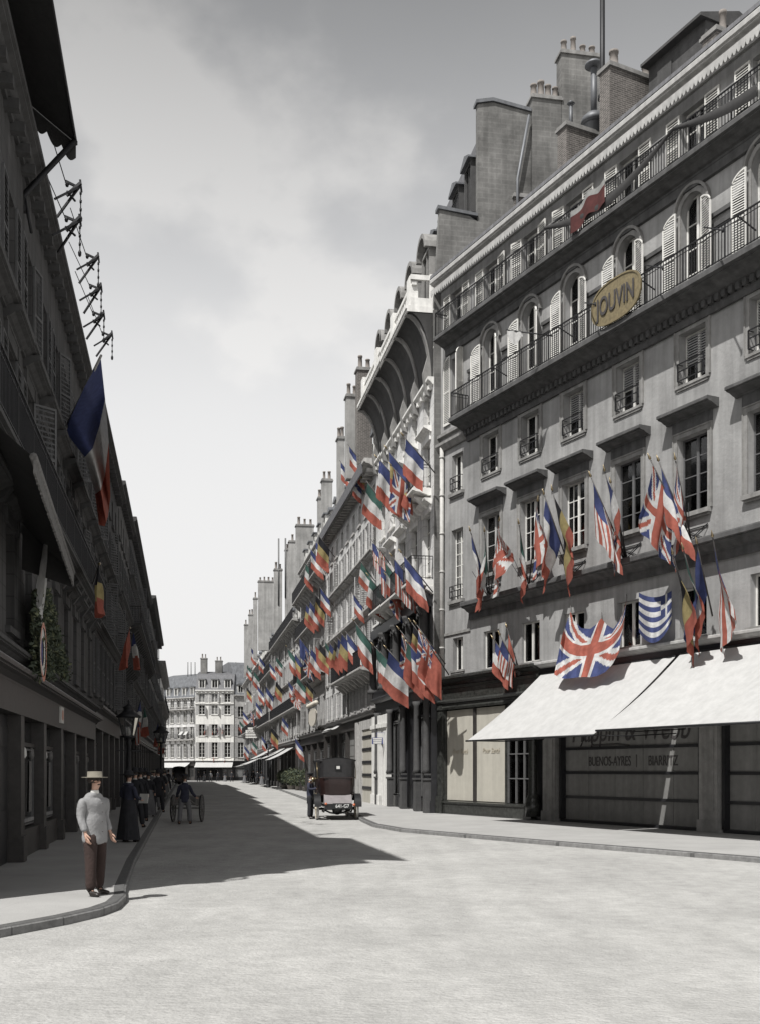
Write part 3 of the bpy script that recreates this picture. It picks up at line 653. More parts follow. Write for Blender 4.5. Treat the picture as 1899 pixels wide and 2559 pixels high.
def roller(x0, x1, name='roller_shutter'):
    q = MB(); q.cur = 0; q.box(x0, x1, .25, .3, .1, 4.85)
    q.cur = 1
    for z in (.85, 1.67, 2.48, 3.3, 4.1): q.box(x0, x1, .19, .25, z-.045, z+.045)
    q.cur = 0
    n = 4
    for k in range(1, n+1): x = x0+(x1-x0)*k/(n+1); q.box(x-.018, x+.018, .235, .25, .1, 4.85)
    q.cur = 1; q.box(x0, x1, .1, .3, 0, .1); q.box(x0-.001, x0+.1, .05, .3, .1, 4.85); q.box(x1-.1, x1+.001, .05, .3, .1, 4.85)
    return q.build(name, ['shutter_slats','shop_black'], nh)
o = roller(7.85, 14.65); roller(15.5, 20.85)
q = MB(); q.box(7.78, 14.7, .31, .9, 0, 4.9); q.box(15.46, 20.88, .31, .9, 0, 4.9); q.build('interior', 'interior', nh)
put_text('Mappin & Webb', 1.08, o, (11.15, .232, 2.70), shear=.18, sx=.80, extrude=.004)
q = MB(); q.tube([(8.95,.23,3.45),(8.97,.23,2.8),(8.8,.23,2.56)], .03, 6); q.tube([(9.42,.23,3.1),(9.38,.23,2.66),(9.5,.23,2.58),(10.7,.23,2.60),(11.3,.23,2.54)], .022, 6); q.build('flourish', 'lettering_dark', o)
put_text('BUENOS-AYRES', .44, o, (10.3, .232, 1.90), sx=.70, extrude=.004); put_text('BIARRITZ', .44, o, (12.85, .232, 1.90), sx=.72, extrude=.004)
q = MB(); q.box(11.63, 11.66, .228, .233, 1.85, 2.25); q.build('divider', 'lettering_dark', o)
# ---- awnings
def awning(x0, x1, w, z0, z1, fr, label, m='canvas', group=None, sagk=.10, name='awning', w0=.12, bar='iron', valance=0, arms=True):
    root = thing(name, label, 'awning', fr.P(x0), fr.rz, group); x1 -= x0; x0 = 0
    q = MB(); nx = max(6, int((x1-x0)*3))
    def fn(a, b_):
        e = math.sin(PI*b_); return (x0+(x1-x0)*a, -(w0+(w-w0)*b_) , z0+(z1-z0)*b_ - sagk*e + .05*math.sin(a*PI*3)*e - .05*math.sin(a*PI)*b_**3 + .016*math.sin(a*31)*e)
    q.grid(fn, nx*2, 16); cv_ = q.build('canvas', m, root)
    pass
    q = MB(); q.tube([(x0-.05,-w,z1),(x1+.05,-w,z1)], .03, 8); q.tube([(x0-.02,-w0,z0),(x1+.02,-w0,z0)], .04, 8)
    if arms:
        for x in (x0+.1, x1-.1): q.tube([(x,-.02,z1+.1),(x,-w*.55,z1-.0),(x,-w+.02,z1)], .018, 6)
    q.build('awning_bar', bar, root)
    if valance:
        q = MB(); q.grid(lambda a, b_: (x0+(x1-x0)*a, -w-.01+.015*math.sin(a*60), z1-.02-valance*b_*(.75+.25*abs(math.sin(a*(x1-x0)*PI/.35)))), int((x1-x0)*14), 2); q.build('valance', m, root)
    return root
awning(7.02, 13.82, 3.15, 5.10, 2.74, NEAR, 'large white canvas awning over the shuttered shop, the left one of the pair', group='white awnings over the corner shop')
awning(14.02, 20.8, 3.15, 5.14, 2.86, NEAR, 'large white canvas awning over the shuttered shop, the right one of the pair', group='white awnings over the corner shop', sagk=.13)
# ---- oval sign on the balcony
p = NEAR.uz(1538, 746, .95); sg = thing('oval_sign', 'tilted oval gilt sign with dark letters fixed to the balcony railing', 'sign', NEAR.P(p[0], .95, p[1]), NEAR.rz)
for r0, y0, y1, mm, nm in ((1.0,-.0,.05,'gilt_sign','sign_board'), ):
    q = MB(); SE = lambda a: (1.14*math.copysign(abs(math.cos(a))**.78, math.cos(a)), .64*math.copysign(abs(math.sin(a))**.78, math.sin(a)))
    q.prism_y([SE(a) for a in [2*PI*k/36 for k in range(36)]], y0, y1)
    for k in range(36):
        a, b_ = 2*PI*k/36, 2*PI*(k+1)/36; A, B = SE(a), SE(b_); q.bar((A[0],.0,A[1]), (B[0],.0,B[1]), .05)
    q.build(nm, mm, sg)
put_text('JOUVIN', .80, sg, (0, -.03, -.27), sx=.66, extrude=.006, bold=.010)
# ---- downpipes on the joint
def downpipe(px, z0, z1, r, label):
    u = NEAR.u(px, .12); t = thing('downpipe', label, 'downpipe', NEAR.P(u, .12), NEAR.rz, 'downpipes on the joint between two houses')
    q = MB(); q.tube([(0,0,z0),(0,0,z1)], r, 12); q.build('pipe', 'downpipe_paint', t)
    z = z0+1.2
    while z < z1: q = MB(); q.tube([(0,0,z),(0,0,z+.07)], r*1.22, 12); q.bar((0,0,z+.03),(0,.12,z+.03),.03); z += 1.55; q.build('collar', 'downpipe_paint', t)
downpipe(1088, 5.5, 20.9, .10, 'pale downpipe with collars, the left and taller of the pair')
downpipe(1103, 5.5, 14.9, .085, 'pale downpipe with collars, the right and shorter of the pair')

# ------------------------------------------------------------------ right side of the street
def chim_px(root, a, px0, px1, py, Y, zb, n=3, m='stack_render', th=.7, ph=.5):
    c0, c1 = (px0-460)/F*Y, (px1-460)/F*Y; z = H + (HZ-py)/F*Y; x = yr(Y) - a
    return chimney(root, x-th, x, (c0-CR)*.984, (c1-CR)*.984, zb, z-.18, n, m, 'y', .12, ph)
# R2 ornate house with the deep cove
r2, a2 = block('ornate_house', 'ornate pale stone house with a deep hollow cornice and dark iron lower bay', RST, yr(56.8), -.05, 11,
    [(9.95,12.5,1.25,False,True), (13.7,15.5,1.2,False,True), (16.1,17.5,1.1,False,False)], ledges=[(9.0,9.3,.3)],
    balconies=[(9.6,.95,yr(54.2),-.12), (13.45,.8,-5.2,-.5)], top=17.9, cornice=(.3,.25), m='pale_stone', trim='trim_white', bays=5, shop=dict(z=5.4, n=4, m='shop_black', kinds='ggdg'), pane='pane_dim')
L2_ = 12.8
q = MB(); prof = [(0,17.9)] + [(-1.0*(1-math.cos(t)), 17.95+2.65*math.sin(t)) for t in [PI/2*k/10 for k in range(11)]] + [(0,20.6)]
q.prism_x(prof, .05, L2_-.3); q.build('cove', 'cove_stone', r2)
q = MB()
for k in range(6):
    q = MB(); x = .2 + (L2_-.8)*k/5; q.prism_x([(0,17.2),(-.22,17.3),(-.34,18.2)] + [(-1.04*(1-math.cos(t))-.05, 17.95+2.6*math.sin(t)) for t in [PI/2*j/8 for j in range(2,9)]] + [(0,20.58)], x-.13, x+.13); q.build('cove_rib', 'trim_stone', r2)
q = MB(); q.box(.05, L2_-.28, -1.06, .3, 20.61, 20.86); q.box(.05, L2_-.28, -1.12, -1.06, 20.72, 20.86); q.build('cornice', 'trim_white', r2)
q = MB(); q.box(.3, L2_-.35, -.86, -.62, 20.86, 21.15); q.box(.3, L2_-.35, -.84, -.64, 21.75, 21.9)
x = .5
while x < L2_-.6: q.box(x-.08, x+.08, -.80, -.68, 21.15, 21.75); x += .34
for x in (.4, 4.4, 8.4, L2_-.75): q.box(x-.3, x+.3, -.92, -.56, 20.87, 22.15)
q.box(L2_-.42, L2_-.3, -.9, 0, 20.86, 21.2); q.box(L2_-.42, L2_-.3, -.9, 0, 21.95, 22.15); q.box(L2_-.43, L2_-.29, -.1, .2, 20.86, 22.2); q.build('parapet', 'trim_white', r2)
q = MB(); q.prism_x([(.05,20.9),(.3,22.5),(.75,24.2),(1.15,24.75),(1.9,24.8),(2.1,27),(2.5,29.2),(4.2,29.5),(8,29),(8,20.9)], 0, L2_-.35); q.build('roof', 'slate', r2)
for k in range(5): dormer(r2, 1.3+2.5*k, -.02, 21.4, 1.45, 2.25, 'arch', 'trim_stone', 'trim_stone', 1.3)
for k in range(6): dormer(r2, 1.2+2.1*k, 1.72, 25.1 + (k % 2)*.0, 1.1, 2.2, 'tri', 'trim_dark', 'zinc', 1.2)
railing(.5, L2_-.6, -1.15, 1.0, .14, ends=False).build('terrace_railing', 'iron', r2, (0,0,24.8))
# party wall towards the camera with its stacks
q = MB(); q.prism_x([(.02,5.4),(.02,21.0),(.10,22.2),(.25,24.75),(1.5,24.6),(1.86,24.4),(1.86,29.25),(2.5,29.4),(4.15,29.15),(4.15,23),(9,23),(9,5.4)], L2_-.30, L2_+.0)
pw = q.build('party_wall', 'party_wall', r2)
q = MB(); q.prism_x([(.15,24.76),(1.84,24.6),(1.84,24.72),(.15,24.9)], L2_-.4, L2_+.08); q.build('coping', 'zinc', pw); q = MB(); q.prism_x([(1.78,29.26),(2.5,29.42),(4.15,29.16),(4.15,29.3),(2.5,29.56),(1.78,29.4)], L2_-.4, L2_+.08); q.build('coping', 'zinc', pw)
def r2stack(y0, y1, z1, n, m='party_wall', zb=22): return chimney(r2, L2_-.5, L2_+.12, y0, y1, zb, z1, n, m, 'y', .13, .5)
r2stack(4.17, 5.42, 29.7, 4); r2stack(5.44, 7.1, 31.7, 4)
r2stack(3.4, 5.3, 25.5, 0, 'brick', 20)
q = MB(); q.prism_x([(5.6,29.6),(6.4,31.0),(6.5,31.0),(6.5,29.6)], L2_-4.5, L2_-.6); q.build('roof_hood', 'zinc', r2)
q = MB(); q.tube([(L2_+.2,3.5,23),(L2_+.2,3.5,26.2),(L2_+.2,4.0,28.9)], .06, 8); q.build('flue_pipe', 'zinc', r2)
# iron bay with columns
q = MB(); q.box(.2, L2_-.2, -.06, .28, 5.46, 8.98); q.box(.2, L2_-.2, -.42, -.06, 8.5, 8.98); q.box(.2, L2_-.2, -.34, .0, 5.46, 5.8); q.build('iron_bay', 'shop_black', r2)
for k, x in enumerate((.5, 3.6, 6.5, 9.4, 12.3)):
    q = MB(); q.lathe([(.3,0),(.3,.16),(.22,.22),(.19,.3),(.165,2.35),(.21,2.42),(.17,2.5),(.3,2.68),(.3,2.8)], (x,-.34,5.72), 14)
    for s in (-1, 1):
        q.tube([(x+s*.26+.12*math.cos(t)*(1-t/14), -.52, 8.12+.12*math.sin(t)*(1-t/14)) for t in [j*.7 for j in range(14)]], .045, 5)
    q.build('column', 'trim_dark', r2)
for x0, x1 in ((.9,3.3),(4.0,6.2),(6.8,9.1),(9.7,12.0)):
    q = MB(); q.box(x0, x1, -.09, -.065, 5.9, 8.4); o = q.build('pane', 'pane_dim', r2)
    q = MB()
    for k in range(4): x = x0+(x1-x0)*k/3; q.box(x-.035, x+.035, -.13, -.09, 5.9, 8.4)
    q.box(x0, x1, -.13, -.09, 7.6, 7.66); q.build('window_frame', 'iron_grey', o)
for x in (1.2, 4.4, 7.6, 10.6, 12.45):
    q = MB(); q.box(x-.24, x+.24, -.34, -.1, 0, 1.35); q.box(x-.28, x+.28, -.38, -.1, 1.35, 1.43); q.box(x-.26, x+.26, -.36, -.1, 1.55, 1.62); q.lathe([(.2,1.62),(.15,1.8),(.13,4.5),(.2,4.7)], (x,-.24,0), 12); q.build('pilaster', 'trim_dark', r2)
# R3
r3, a3 = block('shuttered_house', 'pale house with slatted shutters and heavy dark eaves, next beyond the ornate house', RST, yr(77.6), yr(56.85), 11,
    [(5.2,6.9,.95,True,False),(7.7,10.1,1.05,True,False),(10.9,12.8,1.05,True,True),(13.85,15.4,1.0,True,False),(15.95,17.1,.95,False,False)],
    ledges=[(10.35,10.6,.3),(13.2,13.5,.42)], balconies=[(7.25,.9,yr(68.5),yr(57.3))], top=18.2, cornice=(.5,.75), roof=(21.2,1.1), m='pale_stone', trim='far_trim', bay=2.3,
    shop=dict(z=4.9, n=6, m='shop_brown', kinds='gdgsds'), dorm=(7,'tri',1.1,1.5))
q = MB(); q.box(.4, 20.4, -.78, -.7, 17.55, 18.15); q.build('eaves_board', 'slate', r3)
def x3(px): return RST.u(px, .25) - a3
q = MB(); q.box(x3(930), x3(950), -.26, -.01, 0, 4.55); q.box(x3(957), x3(965), -.26, -.01, 0, 4.55); q.box(x3(950), x3(957), -.24, -.01, 3.1, 4.55)
q.box(x3(930)-.06, x3(965)+.02, -.34, -.26, 3.9, 4.1); q.box(x3(930)-.05, x3(950)+.04, -.32, -.26, 0, .5); q.build('stone_doorcase', 'trim_white', r3)
q = MB(); q.box(x3(950), x3(957), -.1, -.02, 0, 3.1); q.build('door', 'shop_black', r3)
q = MB(); q.box(x3(898), x3(905), -.26, -.01, 0, 4.5); q.box(x3(888), x3(893), -.26, -.01, 0, 4.5); q.box(x3(905), x3(930), -.26, -.01, 4.0, 4.5); q.build('pilaster', 'far_trim', r3)
q = MB(); q.box(x3(905), x3(930), -.20, -.12, 0, 4.0); q.cur = 1
for z in (.72, 1.42, 2.12, 2.82, 3.5): q.box(x3(905), x3(930), -.24, -.20, z, z+.16)
q.build('roller_shutter', ['blind_beige', 'shop_black'], r3)
chim_px(r3, a3, 866, 896, 985, 62, 18.5, 2); chim_px(r3, a3, 893, 932, 917, 60.5, 18.5, 2, 'brick'); chim_px(r3, a3, 845, 862, 1090, 68, 18.5, 2)
q = MB(); q.tube([(19.6,1.4,22),(19.6,1.4,26.5)], .07, 6); q.tube([(19.2,1.8,22),(19.2,1.8,28.0)], .07, 6); q.build('flue_pipe', 'zinc', r3)
# R4
r4, a4 = block('balconied_house', 'house with three full-length balconies and a rounded sign board, fourth along the right side', RST, yr(93.7), yr(77.65), 11,
    [(5.0,7.2,1.0,True,False),(9.35,11.6,1.1,True,False),(13.3,15.3,1.05,True,False),(16.3,18.3,1.0,False,False)],
    ledges=[(8.3,8.6,.35)], balconies=[(16.1,.85,None,None),(13.0,.6,None,None),(9.1,.75,None,None)], top=18.9, cornice=(.35,.35), roof=(21.6,1.0), m='grey_stone', bay=2.5,
    shop=dict(z=4.6, n=4, m='shop_brown', kinds='gg'), dorm=(5,'flat',1.0,1.3))
chim_px(r4, a4, 806, 832, 1195, 80, 18.9, 2); chim_px(r4, a4, 796, 806, 1240, 84, 18.9, 1)
# R5-R8
r5, a5 = block('long_pale_house', 'long pale house with close-set shutters under a dark mansard line, fifth along the right side', RST, yr(120), yr(93.75), 11,
    [(5.0,6.8,.95,True,False),(7.6,9.6,.95,True,False),(10.4,12.2,.95,True,False),(12.9,14.3,.9,True,False)], ledges=[(9.9,10.1,.3)], balconies=[(7.3,.7,None,None),(14.95,.8,None,None)],
    top=14.9, cornice=(.3,.4), roof=(19.0,1.9), m='pale_stone', bay=2.3, shop=dict(z=4.4, n=7, m='shop_brown', kinds='ggd'), dorm=(9,'tri',1.0,1.5))
chim_px(r5, a5, 741, 786, 1309, 98, 16, 3); chim_px(r5, a5, 723, 742, 1350, 103, 16, 1); chim_px(r5, a5, 714, 738, 1370, 108, 16, 2); chim_px(r5, a5, 686, 706, 1421, 113, 16, 2)
r6, a6 = block('narrow_grey_house', 'narrow grey house with flags at every floor, sixth along the right side', RST, yr(140), yr(120.05), 11,
    [(5.0,6.8,.95,True,False),(7.6,9.8,.95,True,False),(10.6,12.4,.95,True,False),(13.1,14.6,.9,True,False)], ledges=[(10.0,10.2,.3)], balconies=[(7.3,.8,None,None),(12.9,.7,None,None)],
    top=15.6, cornice=(.4,.5), roof=(19.5,1.8), m='grey_stone', bay=2.4, shop=dict(z=4.4, n=5, m='shop_black', kinds='gg'), dorm=(6,'tri',1.0,1.5))
chim_px(r6, a6, 646, 688, 1451, 128, 16, 4); chim_px(r6, a6, 634, 644, 1494, 138, 16, 1)
r7, a7 = block('last_street_house', 'last pale house of the right side where the street opens', RST, yr(180), yr(140.05), 11,
    [(5.0,7.0,.95,True,False),(8.0,10.0,.95,True,False),(10.8,12.6,.95,True,False),(13.2,14.8,.9,True,False)], ledges=[(10.2,10.4,.3)], balconies=[(7.6,.8,None,None)],
    top=15.8, cornice=(.4,.6), roof=(19.6,1.8), m='pale_stone', bay=2.6, shop=dict(z=4.4, n=10, m='shop_black', kinds='gg'), dorm=(10,'tri',1.0,1.5))
chim_px(r7, a7, 611, 628, 1560, 165, 16, 2); chim_px(r7, a7, 622, 634, 1535, 150, 16, 2)
for pxp, pt, Y in ((697,1346,113),(714,1345,108)):
    x = yr(Y); yy = ((pxp-460)/F*Y-CR)*.984; q = MB(); q.tube([(x-a5,yy,19),(x-a5,yy,H+(HZ-pt)/F*Y)], .08, 6); q.build('flue_pipe','iron_grey',r5)
# ------------------------------------------------------------------ left side of the street (all in shade)
def lb(name, label, Y0, Y1, floors, top, m='shaded_stone', **k):
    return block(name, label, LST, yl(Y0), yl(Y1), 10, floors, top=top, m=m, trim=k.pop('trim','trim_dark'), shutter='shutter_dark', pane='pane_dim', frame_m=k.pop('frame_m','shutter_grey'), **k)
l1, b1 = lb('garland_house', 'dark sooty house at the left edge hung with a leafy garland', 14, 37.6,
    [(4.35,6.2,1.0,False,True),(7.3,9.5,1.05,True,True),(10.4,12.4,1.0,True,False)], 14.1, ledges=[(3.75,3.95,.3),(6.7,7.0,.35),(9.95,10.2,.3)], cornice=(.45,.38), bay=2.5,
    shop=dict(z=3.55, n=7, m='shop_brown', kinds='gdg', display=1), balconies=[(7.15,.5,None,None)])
q = MB(); q.box(0, 20, 1.0, 9, 14.1, 16.2); q.build('attic', 'shaded_stone', l1)
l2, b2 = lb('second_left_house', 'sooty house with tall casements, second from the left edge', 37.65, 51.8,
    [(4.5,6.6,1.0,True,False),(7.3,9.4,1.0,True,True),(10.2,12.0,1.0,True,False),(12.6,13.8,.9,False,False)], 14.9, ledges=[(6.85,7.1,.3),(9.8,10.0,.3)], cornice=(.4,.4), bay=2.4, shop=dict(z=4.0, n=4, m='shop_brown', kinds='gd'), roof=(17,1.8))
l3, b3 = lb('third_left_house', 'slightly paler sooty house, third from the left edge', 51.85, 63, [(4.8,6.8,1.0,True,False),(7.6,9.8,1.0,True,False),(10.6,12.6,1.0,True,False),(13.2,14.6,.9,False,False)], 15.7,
    m='shaded_stone_pale', ledges=[(7.1,7.4,.3),(10.1,10.4,.3)], balconies=[(7.4,.7,None,None)], cornice=(.4,.4), bay=2.4, shop=dict(z=4.2, n=3, m='shop_black', kinds='g'), roof=(18,1.8))
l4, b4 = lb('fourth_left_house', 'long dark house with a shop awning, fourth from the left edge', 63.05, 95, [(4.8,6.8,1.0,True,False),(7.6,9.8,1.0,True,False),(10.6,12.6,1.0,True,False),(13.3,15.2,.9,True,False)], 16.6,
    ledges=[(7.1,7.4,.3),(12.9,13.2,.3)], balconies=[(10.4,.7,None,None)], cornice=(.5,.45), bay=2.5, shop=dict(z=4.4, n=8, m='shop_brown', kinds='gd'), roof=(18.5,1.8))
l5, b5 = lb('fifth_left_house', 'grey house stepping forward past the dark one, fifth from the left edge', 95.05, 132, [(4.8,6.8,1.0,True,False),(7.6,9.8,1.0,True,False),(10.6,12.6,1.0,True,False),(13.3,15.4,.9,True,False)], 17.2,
    m='shaded_stone_pale', ledges=[(7.1,7.4,.5),(12.9,13.2,.5)], cornice=(.5,.75), bay=2.5, shop=dict(z=4.4, n=8, m='shop_brown', kinds='gd'), roof=(19.5,1.8))
l6, b6 = lb('last_left_house', 'last house on the left with sunlit end wall, where the street opens', 132.05, 172, [(4.8,6.8,1.0,True,False),(7.6,9.8,1.0,True,False),(10.6,12.6,1.0,True,False)], 15.2,
    m='pale_stone', trim='trim_stone', ledges=[(7.1,7.4,.5)], balconies=[(10.2,.9,None,None)], cornice=(.5,.95), bay=2.6, shop=dict(z=4.4, n=8, m='shop_brown', kinds='gd'), roof=(18.2,1.6))
for (rt, b_, Y, z, n) in ((l3,b3,58,20.5,3),(l4,b4,80,20.2,4),(l5,b5,110,21.5,4),(l6,b6,150,20,3)): chimney(rt, yl(Y)-b_, yl(Y)-b_+.7, 2.2, 5, 16, z, n, 'party_wall')
# ------------------------------------------------------------------ houses closing the end of the street
EF = Frame(gp(489,186).x, 186, 1, 0)
e1w = (585-489)/F*186
e1, ea = block('white_end_house', 'bright white three-bay house facing down the street from its far end', EF, 0, e1w, 12,
    [(4.0,6.6,1.0,True,False),(7.7,9.7,1.0,True,False),(11.4,13.0,1.0,True,False),(13.5,15.0,1.0,True,False)], ledges=[(3.3,3.5,.35),(13.1,13.3,.2)], top=15.6, cornice=(.35,.4), roof=(18.4,1.4), m='bright_stone', trim='trim_white', bays=3,
    roofm='slate', dorm=(3,'flat',1.1,1.6), shutter='shutter_pale', shop=dict(z=3.3, n=3, m='shop_black', kinds='g'))
chimney(e1, .5, 1.6, 2.2, 3.0, 17, 21.2, 2, 'party_wall', 'x'); chimney(e1, 3.0, 4.2, 2.6, 3.4, 17, 20.8, 2, 'party_wall', 'x')
E0 = Frame(gp(425,190).x, 190, gp(488.5,186.3).x-gp(425,190).x, 186.3-190); e0w = math.hypot(gp(488.5,186.3).x-gp(425,190).x, 3.7)
e0, _ = block('oblique_end_house', 'pale house with a long balcony left of the white end house, its front slightly turned', E0, -3.5, e0w, 12,
    [(4.0,6.4,.9,True,False),(7.3,9.3,.9,True,False),(10.0,12.0,.9,True,False),(12.8,14.0,.9,False,False)], ledges=[(3.3,3.5,.35)], balconies=[(12.4,.6,None,None),(7.1,.5,None,None)], top=14.4, cornice=(.3,.4), roof=(18.2,1.6), m='pale_stone', bays=6,
    dorm=(5,'tri',.9,1.5), shop=dict(z=3.3, n=5, m='shop_brown', kinds='g'))
E2 = Frame(gp(585.5,186.2).x, 186.2, 1, .35)
e2, _ = block('grey_end_house', 'grey house right of the white end house, half hidden behind the street flags', E2, 0, 9.5, 12,
    [(4.0,6.6,1.0,True,False),(7.7,9.7,1.0,True,False),(11.0,12.8,1.0,True,False)], ledges=[(3.3,3.5,.3)], top=14.8, cornice=(.4,.4), roof=(20.2,2.6), m='grey_stone', bays=4, dorm=(4,'tri',1.0,1.5), shop=dict(z=3.3, n=3, m='shop_black', kinds='g'))
for px in (470, 478, 488, 590):
    p = gp(px, 190); q = MB(); q.tube([(0,0,17.5),(0,0,20.8)], .08, 6); o = q.build('flue_pipe', 'iron_grey', e0 if px < 489 else e2); o.matrix_world = Matrix.Translation(p); o.parent = e0 if px < 489 else e2; o.matrix_parent_inverse = (e0 if px < 489 else e2).matrix_basis.inverted()
awning(.1, e1w-.1, 2.0, 3.25, 2.25, EF, 'wide white awning across the ground floor of the white end house', group='white shop awnings at the far end', arms=False)
awning(-1.5, e0w-1.0, 1.9, 3.2, 2.2, E0, 'white awning at street level left of the white end house', group='white shop awnings at the far end', arms=False)
for k, (pp, pq) in enumerate((((453,1846),(465,1838)),((465,1846),(477,1838)))):
    u, z = E0.uz(pp[0]+4, pp[1]-8); awning(u-.35, u+.35, .9, z+.7, z, E0, ('small white window blind, left' if k == 0 else 'small white window blind, right')+' of the two on the oblique end house', arms=False, group='window blinds on the oblique end house')
# shop awnings, right side far
for Y0, Y1, w, z0, z1, lab in ((99,105.5,2.4,3.9,2.7,'steep white shop awning nearest the camera past the shrubs'),(106.5,113,2.4,4.0,2.9,'second white shop awning past the shrubs, with a gap of shadow beneath'),
    (118,127,2.6,4.3,3.0,'third white shop awning, in the middle distance above the lamp post'),(140,150,2.6,3.4,2.5,'small white shop awning far along the right pavement'),(158,166,2.6,3.0,2.3,'farthest white shop awning on the right side of the street')):
    awning(yr(Y1), yr(Y0), w, z0, z1, RST, lab, group='shop awnings along the right side')
awning(yl(64), yl(70), 1.7, 3.9, 2.9, LST, 'pale shop awning in shade on the left pavement beyond the lantern', m='curtain', group='shop awnings along the left side')
awning(yr(76), yr(69), .8, 4.75, 4.35, RST, 'narrow rolled pale awning over the shop behind the taxi', arms=False)
# roof awning, left
fe_ = LST.u(190, 1.0)
ra = awning(.2, fe_, 1.0, 16.1, 14.45, LST, 'big black awning with a scalloped edge high on the left roofline', m='canvas_dark', w0=-1.0, arms=False, sagk=.05)
L_ = fe_ - .2
q = MB(); q.grid(lambda a, b_: (L_+.01, 1.0-2.0*a, 16.1-1.65*a - b_*(.30+.16*abs(math.sin(a*PI*7)))), 56, 2); q.build('side_valance', 'canvas_dark', ra)
q = MB(); q.tube([(L_-.1,-1.0,14.45),(L_-.1,.0,13.25),(L_-.1,.0,12.9)], .06, 8); q.tube([(L_-.1,.0,13.3),(L_-.1,-.15,12.5)], .03, 8); q.build('stay', 'iron', ra)
# lower dark awning with a fringe
wa = thing('fringed_awning', 'dark sloping awning with a pale fringed edge above the left shop', 'awning', LST.P(yl(15.5), 0, 6.35), LST.rz); wa.rotation_euler = (0, rad(7), LST.rz)
q = MB(); q.grid(lambda a, b_: (5.6*a, -.05-.95*b_, .9-.95*b_-.05*math.sin(PI*b_)), 14, 6); q.build('canvas', 'canvas_dark', wa)
q = MB()
for k in range(150): x = 5.6*k/150; q.box(x, x+.03, -1.03, -1.0, -.28-R.uniform(0,.05), -.03)
q.tube([(0,-1.0,-.04),(5.6,-1.0,-.04)], .06, 8); q.build('fringe', 'canvas_fringe', wa)
q = MB(); q.grid(lambda a, b_: (5.58, -.05-.95*a, .88-.95*a-b_*.9*(1-a*.7)), 6, 3); q.build('side_cloth', 'canvas_dark', wa)

# ------------------------------------------------------------------ flags
BL, WH, RD, GN, YE, BK = (.05,.065,.17), (.60,.595,.585), (.36,.105,.075), (.055,.125,.105), (.38,.31,.14), (.02,.02,.025)
def pat(kind, u, v):
    """u along the fly 0..1 from the hoist, v 0 bottom .. 1 top"""
    if kind == 'fr': return BL if u < .333 else WH if u < .667 else RD
    if kind == 'it': return GN if u < .333 else WH if u < .667 else RD
    if kind == 'be': return BK if u < .333 else YE if u < .667 else RD
    if kind == 'ro': return BL if u < .333 else YE if u < .667 else RD
    if kind == 'pt': return GN if u < .4 else RD
    if kind == 'ru': return WH if v > .667 else BL if v > .333 else RD
    if kind == 'red': return RD if u > .02 else WH
    if kind == 'rw': return (.35,.35,.34) if u < .25 else (.11,.035,.033)
    if kind == 'wh': return WH
    if kind == 'nv': return BL
    if kind == 'us':
        if u < .4 and v > .46:
            a, b_ = (u/.4*8) % 1, ((v-.46)/.54*6) % 1
            return WH if (a-.5)**2 + (b_-.5)**2 < .06 else BL
        return RD if int(v*13) % 2 == 0 else WH
    if kind in ('uk', 'en'):
        if kind == 'en' and (u > .48 or v < .5): return RD
        if kind == 'en': u, v = u/.48, (v-.5)/.5
        x, y = (u-.5)*2, (v-.5)
        if abs(x) < .12 or abs(y) < .10: return RD
        if abs(x) < .20 or abs(y) < .165: return WH
        d1, d2 = (y - x*.5), (y + x*.5)
        if min(abs(d1), abs(d2)) < .045: return RD
        if min(abs(d1), abs(d2)) < .125: return WH
        return BL
    if kind == 'gr':
        if u < .34 and v > .444: return WH if abs(u-.17) < .035 or abs(v-.722) < .05 else BL
        return BL if int(v*9) % 2 == 0 else WH
    if kind == 'jp':
        x, y = (u-.42)*1.5, v-.5; r = math.hypot(x, y)
        if r < .2: return RD
        return RD if int(((math.atan2(y, x)/(2*PI)) % 1)*32) % 2 == 0 else WH
    return WH
def cloth(name, kind, fn, nu, nv, parent):
    q = MB(); q.grid(fn, nu, nv); me = q.mesh(name, 'flag_cloth')
    at = me.color_attributes.new('dye', 'FLOAT_COLOR', 'CORNER')
    li = 0; data = []
    # grid order is preserved: face k = (i, j)
    for pi, p in enumerate(me.polygons):
        i, j = pi // nv, pi % nv; c = pat(kind, (i+.5)/nu, 1-(j+.5)/nv)
        for _ in p.loop_indices: data += [c[0], c[1], c[2], 1]
    at.data.foreach_set('color', data)
    return put(name, me, parent)
RES = {'us': (40,39), 'uk': (48,40), 'jp': (40,32), 'en': (40,32), 'gr': (36,36)}
